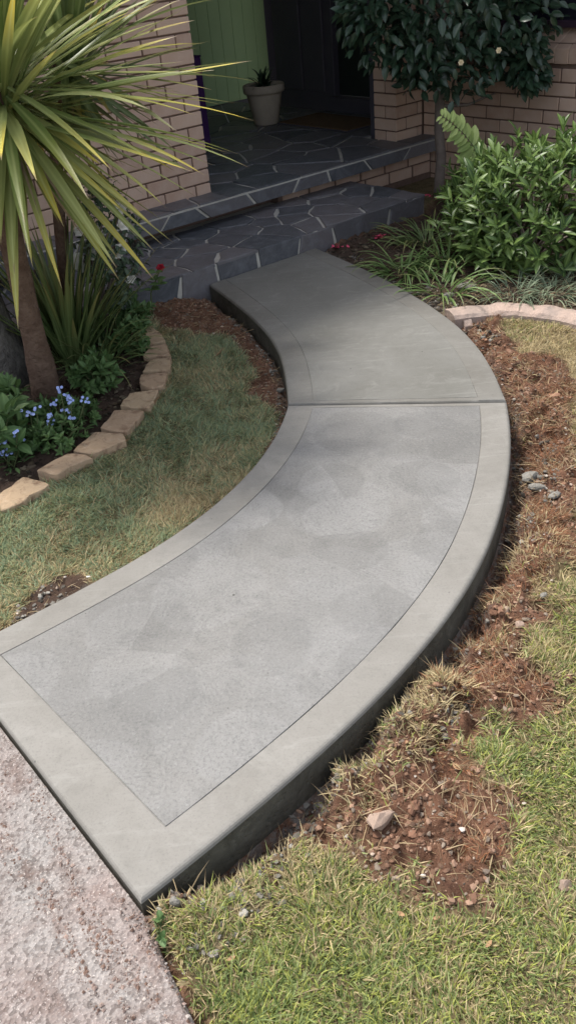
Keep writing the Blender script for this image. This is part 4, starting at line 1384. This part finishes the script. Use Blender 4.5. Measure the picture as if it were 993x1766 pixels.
while len(spots) < 2700:
    d = unit()
    rr = random.uniform(0.35, 1.0) ** 0.55
    bumpy = 0.72 + 0.5 * fbm(np.array([d[0] * 2.2 + 5]), np.array([d[1] * 2.2 + d[2] * 1.9]), 0.8, 91)[0]
    lc, lr = LOBES[0] if len(spots) < 1500 else random.choice(LOBES[1:])
    q = d * lr * rr * bumpy
    pw = lc + q[0] * np.array([*UD, 0]) * 0.9 + q[1] * np.array([*VD, 0]) + np.array([0, 0, q[2] * (0.95 if q[2] < 0 else 1.3)])
    if pw[:2] @ UD > 5.57 or pw[2] < 0.62:
        continue
    dd = d[0] * np.array([*UD, 0]) + d[1] * np.array([*VD, 0]) + unit() * 0.9 + np.array([0, 0, -0.55])
    spots.append((pw - ft, dd, np.array([-UD[0] * .5, -UD[1] * .5 - .3, 0.9]) + unit() * 0.5, 0.088 * random.uniform(0.7, 1.2)))
foliage(ct, spots, 'oval', M['camellia'], 290)
for px, py in [(795, 107), (860, 86)]:
    flower(ct, ray(px, py, ccen[1] - 0.62) - ft, 0.019, M['cream'], 6, 3, 'bud', (-0.4, -0.8, 0.3))

fs = ground_at(905, 455)
def keep_shrub(p):
    return p[:2] @ UD < 5.57 and np.min(np.hypot(*(PATH - p[:2]).T)) > 0.28
bush('shrub', 'dense bright green glossy leaved shrub filling the right garden bed', 'shrub', fs, fs + np.array([0.20, 0.10, 0.26]), (0.72, 0.55, 0.46), 3600, 0.092, 'lance', M['shrub'], 295, 14, seed=71, cluster=7, up=0.9, keep=keep_shrub)
f7 = ground_at(800, 390)
bush('shrub', 'smaller dark glossy shrub between the tree trunk and the big shrub', 'shrub', f7, f7 + np.array([0.10, 0.06, 0.18]), (0.26, 0.22, 0.28), 800, 0.075, 'lance', M['shrub'], 200, 6, seed=72, cluster=7, up=0.9, keep=keep_shrub)
# fern frond
ff = ground_at(848, 400)
fn = thing('fern', 'bright yellow green fern frond rising above the shrub by the trunk', 'fern', ff)
bz, tpp = ray(848, 305, ff[1] - 0.12) - ff, ray(760, 198, ff[1] - 0.2) - ff
rach = [np.zeros(3), bz * 0.55 + np.array([0.02, 0, 0.05])] + [bz + (tpp - bz) * s + np.array([0, 0, 0.05 * math.sin(math.pi * s)]) for s in np.linspace(0, 1, 8)]
link('stalk', tube('stalk', rach, [0.004] * 2 + [0.0038 - 0.0003 * k for k in range(8)], M['stem'], 5), fn)
for s in np.linspace(0.02, 0.98, 17):
    p = bz + (tpp - bz) * s + np.array([0, 0, 0.05 * math.sin(math.pi * s)])
    dr = (tpp - bz) / np.linalg.norm(tpp - bz)
    for sg in (-1, 1):
        sd = np.cross(dr, np.array([0.2, -0.75, 0.6]))
        sd /= np.linalg.norm(sd)
        dd = sd * sg + dr * 0.6 + np.array([0, 0, -0.25]) + unit() * 0.12
        B = basis(dd, np.array([0.1, -0.7, 0.7]) + unit() * 0.3)
        sz = (0.17 - 0.12 * s) * random.uniform(0.8, 1.15)
        V0, F0_, rb = base_leaf('lance')
        # toothed leaflet
        V0 = V0.copy()
        V0[1::1, 1] *= 1.5
        o = link('leaflet', mesh('leaflet', V0, F0_, M['fern'], True, None, dict(rib=rb)), fn, None, Matrix(((*(B[0] * sz), p[0]), (*(B[1] * sz), p[1]), (*(B[2] * sz), p[2]), (0, 0, 0, 1))))
lil = [('lily_clump', 'drooping bright green lily clump nearest the path edge', 700, 468, 46, 81), ('lily_clump', 'drooping green lily clump beside the end of the slate step', 735, 420, 50, 82), ('lily_clump', 'floppy green lily clump under the left side of the big shrub', 770, 455, 46, 83), ('lily_clump', 'flattened pale lily leaves by the flat stone and kerb', 765, 500, 30, 84)]
for nme, lab, px, py, n, sd in lil:
    clump(nme, lab, 'plant', ground_at(px, py), n * 2, (0.16, 0.38), (0.008, 0.016), M['lily'] if sd != 82 else M['strap'], (2, 55), 0.15, (0.8, 2.4), 'floppy lily clumps in the right bed', seed=sd)
for lab, px, py, n, sd in [('grey green tuft of fine grass above the middle of the kerb', 890, 505, 70, 85), ('grey green tuft of fine grass above the right end of the kerb', 950, 500, 90, 86), ('grey green tuft of fine grass at the right photo edge under the shrub', 990, 480, 70, 87)]:
    clump('grass_tuft', lab, 'grass tuft', ground_at(px, py), n * 2, (0.08, 0.24), (0.003, 0.007), M['palegrass'], (0, 55), 0.16, (0.6, 2.4), 'pale grass tufts behind the kerb', seed=sd)

# fallen petals
PETAL = mesh('petal', [(-.014, 0, .003), (-.004, -.009, .001), (.009, -.007, .002), (.014, 0, .006), (.009, .007, .002), (-.004, .009, .001), (0, 0, -.001)], [(6, 0, 1), (6, 1, 2), (6, 2, 3), (6, 3, 4), (6, 4, 5), (6, 5, 0)], M['pink'])
random.seed(12)
for lab, px, py, n in [('pink petals lying where the path meets the slate step', 585, 427, 14), ('pink petals lying in front of the slate step beside the lilies', 655, 412, 18), ('pink petals lying at the foot of the camellia trunk', 763, 344, 20), ('pink petals lying by the right end of the slate step', 735, 343, 10)]:
    f = ground_at(px, py)
    root = thing('fallen_petals', lab, 'petals', f, 0, 'pink petals fallen near the step')
    for k in range(n):
        a, r_ = random.uniform(0, 6.28), random.uniform(0, 1)
        o = link('petal', PETAL, root, (math.cos(a) * r_ * 0.06, math.sin(a) * r_ * 0.04, random.uniform(0.012, 0.032)))
        o.rotation_euler = (random.uniform(-.5, .5), random.uniform(-.5, .5), random.uniform(0, 6.28))
        o.scale = [random.uniform(.8, 1.3)] * 3

# ------------------------------------------------------------------ stones, clods, litter
def rock(seed, sx, sy, sz, m, sub=2, amp=0.35, sharp=False):
    r = np.random.default_rng(seed)
    bm = bmesh.new()
    bmesh.ops.create_icosphere(bm, subdivisions=sub, radius=1)
    dirs = r.normal(size=(9, 3))
    dirs /= np.linalg.norm(dirs, axis=1)[:, None]
    cut = r.uniform(0.55, 0.95, 9)
    for v in bm.verts:
        p = np.array(v.co)
        for d, c_ in zip(dirs, cut):
            e = p @ d - c_
            if e > 0:
                p = p - d * e
        p *= 1 + r.uniform(-amp, amp) * 0.3
        v.co = (p[0] * sx, p[1] * sy, p[2] * sz)
    me = bpy.data.meshes.new('rock')
    bm.to_mesh(me)
    bm.free()
    me.materials.append(m)
    return me
ROCKS = [('stone', 'pale pointed stone half buried in the bare soil patch', 655, 1418, .046, .026, .02, 'palestone', 'stone', 0.6),
         ('stone', 'flat grey stone lying among the lilies behind the kerb', 805, 494, .075, .05, .012, 'rubble', 'stone', 0.3),
         ('stone', 'round brown stone on the lawn at the right photo edge', 974, 1529, .018, .016, .015, 'palestone', 'stone', 0.1),
         ('concrete_lump', 'largest grey concrete lump beside the outer bend of the path', 915, 826, .04, .028, .024, 'rubble', 'concrete lump', 0.2),
         ('concrete_lump', 'smaller dark concrete lump just below the largest one', 925, 843, .034, .02, .016, 'rubble', 'concrete lump', -.2),
         ('concrete_lump', 'concrete lump in red soil right of the outer bend', 955, 858, .03, .018, .014, 'rubble', 'concrete lump', 0.5),
         ('concrete_lump', 'grey concrete lump standing in the gap at the near path corner', 303, 1557, .014, .014, .022, 'rubble', 'concrete lump', 0.4),
         ('concrete_lump', 'crumbly concrete lump touching the near path corner', 238, 1566, .017, .012, .012, 'rubble', 'concrete lump', 0.2),
         ('concrete_lump', 'crumbly concrete lump between corner and gap', 268, 1574, .018, .013, .013, 'rubble', 'concrete lump', -.4),
         ('concrete_lump', 'small pale concrete lump left of the rear slab edge', 483, 672, .022, .016, .014, 'rubble', 'concrete lump', 0),
         ('stone', 'white pebble on the soil at the inner path edge, near left', 152, 996, .009, .007, .006, 'white', 'stone', 0),
         ('stone', 'small pale stone behind the lilies next to the path', 772, 511, .04, .03, .018, 'rubble', 'stone', 0.2),
         ('stone', 'pale pinkish stone on the soil right of the path curve', 895, 1079, .018, .014, .010, 'palestone', 'stone', 0.2),
         ('stone', 'grey stone on rough grass at the right beside the red soil', 937, 1028, .016, .012, .010, 'rubble', 'stone', 0.9),
         ('stone', 'brown rough stone beside the path curve, next to the clod bank', 870, 1055, .026, .014, .012, 'palestone', 'stone', 0.9),
         ]
for i, (nm, lab, px, py, sx, sy, sz, m, cat, rz) in enumerate(ROCKS):
    g = ground_at(px, py)
    o = thing(nm, lab, cat, (g[0], g[1], g[2] + sz * 0.35), rz, 'loose stones and lumps beside the path' if cat != 'stone' else 'loose stones', rock(100 + i, sx, sy, sz, M[m]))
def dry_leaf(px, py, L, rz, lab, w=0.35, m='dryleaf', curl=0.25):
    g = ground_at(px, py)
    V, F = [], []
    pr = [(0, .03), (.2, .6), (.5, 1), (.8, .55), (1, .05)]
    for x, ww in pr:
        V += [((x - .5) * L, -ww * w * L / 2, curl * L * (x - .5) ** 2 * 2 + 0.12 * L * ww), ((x - .5) * L, 0, curl * L * (x - .5) ** 2 * 2), ((x - .5) * L, ww * w * L / 2, curl * L * (x - .5) ** 2 * 2 + .05 * L * ww)]
    for i in range(1, len(pr)):
        k = 3 * i
        F += [(k - 3, k - 2, k + 1, k), (k - 2, k - 1, k + 2, k + 1)]
    thing('dry_leaf', lab, 'leaf', (g[0], g[1], g[2] + 0.012), rz, 'dry leaves fallen about the lawn', mesh('dry_leaf', V, F, M[m]))
dry_leaf(787, 1329, .03, 2.2, 'curled orange dry leaf on the soil right of the clod bank', .5)
dry_leaf(690, 1583, .022, 2.6, 'orange dry leaf at the lower tip of the bare soil patch', .5)
dry_leaf(752, 1590, .018, 0.2, 'small pale dry leaf in the bare soil patch', .6)
dry_leaf(842, 1635, .022, 0.7, 'orange dry leaf on the near lawn below the soil patch', .5)
dry_leaf(378, 615, .12, 1.15, 'long tan dry leaf lying on the left lawn near the dark soil', .13)
dry_leaf(400, 1660, .02, .4, 'small brown dry leaf on the near lawn', .5)
dry_leaf(65, 770, .07, 1.9, 'brown dry leaf in the bed behind the second edging brick', .3)
dry_leaf(960, 1235, .03, .3, 'brown dry leaf at the right edge beside the soil', .4)
dry_leaf(195, 776, .17, 0.35, 'long tan dry strap leaf lying over the third edging brick', .07)
dry_leaf(268, 700, .17, 1.2, 'long tan dry strap leaf leaning on the bend of the edging', .06)

# soil clods and concrete crumbs: loose matter, joined
def scatter(n, test, smin, smax, cols, name, z_off=0.3, seed=0, box=(-1.8, 2.6, 0.9, 6.0), squash=0.7, sub=1):
    r = np.random.default_rng(seed)
    bm = bmesh.new()
    bmesh.ops.create_icosphere(bm, subdivisions=sub, radius=1)
    bv = np.array([v.co[:] for v in bm.verts])
    bf = np.array([[v.index for v in f.verts] for f in bm.faces])
    bm.free()
    x, y = r.uniform(box[0], box[1], n), r.uniform(box[2], box[3], n)
    f = fields(x, y)
    ok = test(f, x, y, r)
    x, y = x[ok], y[ok]
    z = height(x, y)
    P = np.stack([x, y, z], 1)
    ok = inview(P, 60)
    P = P[ok]
    k = len(P)
    s = smin + (smax - smin) * r.random(k) ** 3.5
    D = bv[None] * (1 + r.uniform(-.35, .35, (k, len(bv), 1))) * s[:, None, None] * r.uniform(.65, 1.3, (k, 1, 3)) * np.array([1, 1, squash])
    a = r.uniform(0, 6.28, k)
    ca, sa = np.cos(a)[:, None], np.sin(a)[:, None]
    D = np.stack([D[..., 0] * ca - D[..., 1] * sa, D[..., 0] * sa + D[..., 1] * ca, D[..., 2]], -1)
    V = (D + P[:, None] + np.array([0, 0, 1]) * (s * z_off)[:, None, None]).reshape(-1, 3)
    F = (bf[None] + (np.arange(k) * len(bv))[:, None, None]).reshape(-1, 3)
    cols = np.array(cols)
    cc = cols[r.integers(0, len(cols), k)] * r.uniform(.7, 1.3, (k, 1))
    o = link(name, mesh(name, V, F, M['clod'], False, None, dict(Col=np.repeat(cc, len(bv), 0))))
    o['kind'] = 'stuff'
    return o
SOIL = [(0.20, 0.118, 0.078), (0.14, 0.082, 0.055), (0.26, 0.165, 0.115), (0.10, 0.062, 0.043), (0.20, 0.16, 0.125)]
scatter(300000, lambda f, x, y, r: (f['dirt'] > 0.5) & (f['bl'] > 0) & (f['br'] > 0) & (f['dp'] > 0.01) & (f['dr'] > -0.02) & (f['d4'] > 0), 0.001, 0.0085, SOIL, 'soil_clods', 0.2, 1)
scatter(26000, lambda f, x, y, r: f['right'] & (f['dirt'] > 0.6) & (f['bl'] > 0) & (f['br'] > 0) & (f['dp'] > 0.02) & (f['dr'] > 0.03) & (vnoise(x, y, 0.13, 61) > 0.5) & ((f['d1'] > 0) | (r.random(len(x)) < 0.35)), 0.003, 0.017, [(0.18, 0.098, 0.064), (0.13, 0.072, 0.048), (0.21, 0.12, 0.08)], 'earth_lumps', -0.05, 6, squash=0.6, sub=2)
scatter(110000, lambda f, x, y, r: (f['dp'] > 0.004) & ((f['dp'] < np.where(f['right'], 0.085 + 0.10 * (vnoise(x, y, 0.2, 62) > 0.55), 0.05)) | (f['d4'] < 0)) & (f['dr'] > 0.0) & (vnoise(x, y, 0.16, 60) > 0.42) & (y < 5.6), 0.0015, 0.0115, [(0.25, 0.235, 0.205), (0.15, 0.14, 0.122), (0.19, 0.175, 0.15), (0.09, 0.08, 0.066)], 'concrete_crumbs', 0.3, 2)
scatter(9000, lambda f, x, y, r: (f['dirt'] > 0.3) & (f['bl'] > 0) & (f['br'] > 0) & (f['dp'] > 0.02) & (f['dr'] > 0.02), 0.0015, 0.008, [(0.42, 0.33, 0.26), (0.5, 0.44, 0.38), (0.36, 0.2, 0.12)], 'pebbles', 0.4, 3)
scatter(50000, lambda f, x, y, r: (np.minimum(f['bl'], f['br']) < -0.02), 0.003, 0.018, [(0.06, 0.045, 0.03), (0.09, 0.07, 0.05), (0.04, 0.033, 0.025), (0.14, 0.115, 0.08)], 'bark_mulch', 0.3, 4, squash=0.35)

# grit on the driveway: its own plane height
def grit():
    r = np.random.default_rng(8)
    n = 7000
    a, b = r.uniform(0.0, 1.3, n), r.uniform(0, 1.0, n)
    keepm = fbm(a, b, 0.15, 66) + 0.25 * np.exp(-a / 0.06) > 0.55
    a, b = a[keepm], b[keepm]
    P = np.stack([DRIVE[0][0] + a * fdir[0] + b * rdir[0], DRIVE[0][1] + a * fdir[1] + b * rdir[1], np.full(len(a), -0.029)], 1)
    k = len(P)
    bv = np.array([(1, 0, 0), (-1, 0, 0), (0, 1, 0), (0, -1, 0), (0, 0, 1), (0, 0, -.3)], float)
    bf = np.array([(0, 2, 4), (2, 1, 4), (1, 3, 4), (3, 0, 4), (2, 0, 5), (1, 2, 5), (3, 1, 5), (0, 3, 5)])
    s = 0.0012 + 0.0045 * r.random(k) ** 4
    V = (bv[None] * s[:, None, None] * r.uniform(.6, 1.4, (k, 6, 1)) + P[:, None]).reshape(-1, 3)
    F = (bf[None] + (np.arange(k) * 6)[:, None, None]).reshape(-1, 3)
    cols = np.array([(0.35, 0.26, 0.22), (0.27, 0.2, 0.17), (0.45, 0.4, 0.36), (0.2, 0.13, 0.1)])[r.integers(0, 4, k)]
    o = link('driveway_grit', mesh('driveway_grit', V, F, M['clod'], False, None, dict(Col=np.repeat(cols, 6, 0))))
    o['kind'] = 'stuff'
grit()

# ------------------------------------------------------------------ grass, straw
def blades(name, n, box, dens, Lr, wr, tilt, colf, seed, seg=2):
    r = np.random.default_rng(seed)
    x, y = r.uniform(box[0], box[1], n), r.uniform(box[2], box[3], n)
    P = np.stack([x, y, np.full(n, -0.07)], 1)
    ok = inview(P, 520)
    x, y = x[ok], y[ok]
    f = fields(x, y)
    ok = (dens(f, x, y) > r.random(len(x))) & (f['dp'] > 0.012)
    x, y = x[ok], y[ok]
    f = {k: v[ok] for k, v in f.items()}
    z = height(x, y, f) - 0.003
    k = len(x)
    L = r.uniform(*Lr, k) * (0.55 + 0.9 * fbm(x, y, 0.14, 90)) * np.where(r.random(k) < 0.04, 1.7, 1.0)
    w = r.uniform(*wr, k)
    az = fbm(x, y, 0.11, 91) * 14 + r.normal(0, 1.1, k)
    tl = np.radians(r.uniform(*tilt, k))
    d = np.stack([np.cos(az) * np.sin(tl), np.sin(az) * np.sin(tl), np.cos(tl)], 1)
    sd = np.stack([-np.sin(az), np.cos(az), np.zeros(k)], 1)
    tw = r.uniform(-1, 1, k)[:, None]
    nn = np.cross(d, sd)
    sd = sd * np.cos(tw) + nn * np.sin(tw)
    P = np.stack([x, y, z], 1)
    bend = r.uniform(0.1, 0.5, k)
    mid = P + d * (L * 0.55)[:, None]
    d2 = d + np.stack([np.cos(az) * bend, np.sin(az) * bend, -bend * 0.6], 1)
    d2 /= np.linalg.norm(d2, axis=1)[:, None]
    tip = mid + d2 * (L * 0.45)[:, None]
    V = np.stack([P - sd * w[:, None] / 2, P + sd * w[:, None] / 2, mid + sd * w[:, None] * .42, mid - sd * w[:, None] * .42, tip], 1).reshape(-1, 3)
    i = np.arange(k)[:, None] * 5
    F = np.concatenate([i + np.array([[0, 1, 2]]), i + np.array([[0, 2, 3]]), i + np.array([[3, 2, 4]])], 0)
    c = colf(f, x, y, r)
    o = link(name, mesh(name, V, F, M['grass'], False, None, dict(Col=np.repeat(c, 5, 0))))
    o['kind'] = 'stuff'
    print(name, k)
    return o
def lawn_col(strawy, cool=0.0):
    def g(f, x, y, r):
        k = len(x)
        pat = fbm(x, y, 0.28, 70)
        st_ = np.clip(strawy(x, y, f) + (pat - 0.5) * 1.5, 0.06, 0.97)
        a = (np.array([0.10, 0.15, 0.045]) + r.random((k, 1)) * np.array([0.26, 0.26, 0.12])) * (0.75 + 0.5 * fbm(x, y, 0.12, 72))[:, None]
        b = np.array([0.60, 0.49, 0.28]) * (0.5 + 0.65 * r.random((k, 1)))
        a = a * (1 - cool) + cool * np.array([0.30, 0.385, 0.25]) * (0.45 + 0.9 * r.random((k, 1)))
        yel = np.array([0.42, 0.45, 0.12]) * (1 - cool) + cool * np.array([0.40, 0.39, 0.25])
        a = np.where(r.random((k, 1)) < 0.3, yel, a)
        isb = (r.random(k) < st_)[:, None]
        return np.where(isb, b, a)
    return g
lawn = lambda f: (1 - f['dirt']) ** 1.3 * (f['bl'] > 0.0) * (f['br'] > 0.05) * (f['dr'] > 0.015)
turf = lambda x, y: np.maximum.reduce([sstep(r_, r_ * 0.5, np.hypot(x - a, y - b)) * s_ for (a, b, r_, h_), s_ in zip(CL, (0.8, 0.25, 0.2, .4, .15, .3, .35, 0.2, 0, .1, 0, .3, .3, 0))])
strawR = lambda x, y, f: 0.36 + 0.45 * sstep(1.35, 2.3, y) - 0.06 * sstep(2.0, 1.2, y) + 0.35 * f['dirt']
strawL = lambda x, y, f: 0.27 + 0.6 * sstep(0.22, 0.0, np.hypot(x + 0.42, y - 2.75)) + 0.2 * f['dirt']
blades('lawn_grass', 1250000, (-0.7, 2.98, 0.51, 4.9), lambda f, x, y: np.where(f['right'], np.maximum(lawn(f), (turf(x, y)) * (f['dp'] > 0.02)), 0) * (0.45 + 0.9 * vnoise(x, y, 0.06, 80)) * (1 - 0.45 * sstep(1.5, 2.3, y)), (0.014, 0.042), (0.0022, 0.0040), (18, 84), lawn_col(strawR), 101)
blades('lawn_grass', 800000, (-1.9, 0.5, 1.3, 5.0), lambda f, x, y: np.where(~f['right'], lawn(f), 0) * (0.25 + 0.95 * vnoise(x, y, 0.06, 81)), (0.014, 0.042), (0.002, 0.0036), (25, 86), lawn_col(strawL, 0.7), 102)
def straw_col(f, x, y, r):
    return np.array([0.50, 0.38, 0.22]) * (0.3 + 0.9 * r.random((len(x), 1))) * np.array([1, 1, 1])
blades('dry_straw', 260000, (-1.9, 2.6, 0.45, 4.9), lambda f, x, y: (f['bl'] > 0) * np.where(f['br'] > 0, 1.0, 0.8) * (f['dr'] > 0.02) * (0.10 + 0.10 * f['right'] * sstep(1.7, 3.0, y) + 0.16 * sstep(0.2, 0.7, f['dirt']) * f['right'] * vnoise(x, y, 0.09, 83)), (0.03, 0.085), (0.0014, 0.003), (60, 92), straw_col, 103)
def root_col(f, x, y, r):
    return np.where(r.random((len(x), 1)) < 0.35, np.array([[0.38, 0.26, 0.15]]), np.array([[0.31, 0.14, 0.07]])) * (0.45 + 0.9 * r.random((len(x), 1)))
blades('turf_roots', 800000, (0.3, 2.6, 1.0, 4.9), lambda f, x, y: (f['right'] & (f['br'] > 0)) * sstep(0.25, 0.6, f['dirt']) * np.maximum(sstep(0.0, -0.06, f['d2']) * (0.04 + 0.7 * sstep(0.42, 0.66, fbm(x, y, 0.18, 88))), 0.22 * (vnoise(x, y, 0.10, 84) > 0.6)), (0.02, 0.055), (0.0012, 0.0024), (35, 95), root_col, 104)
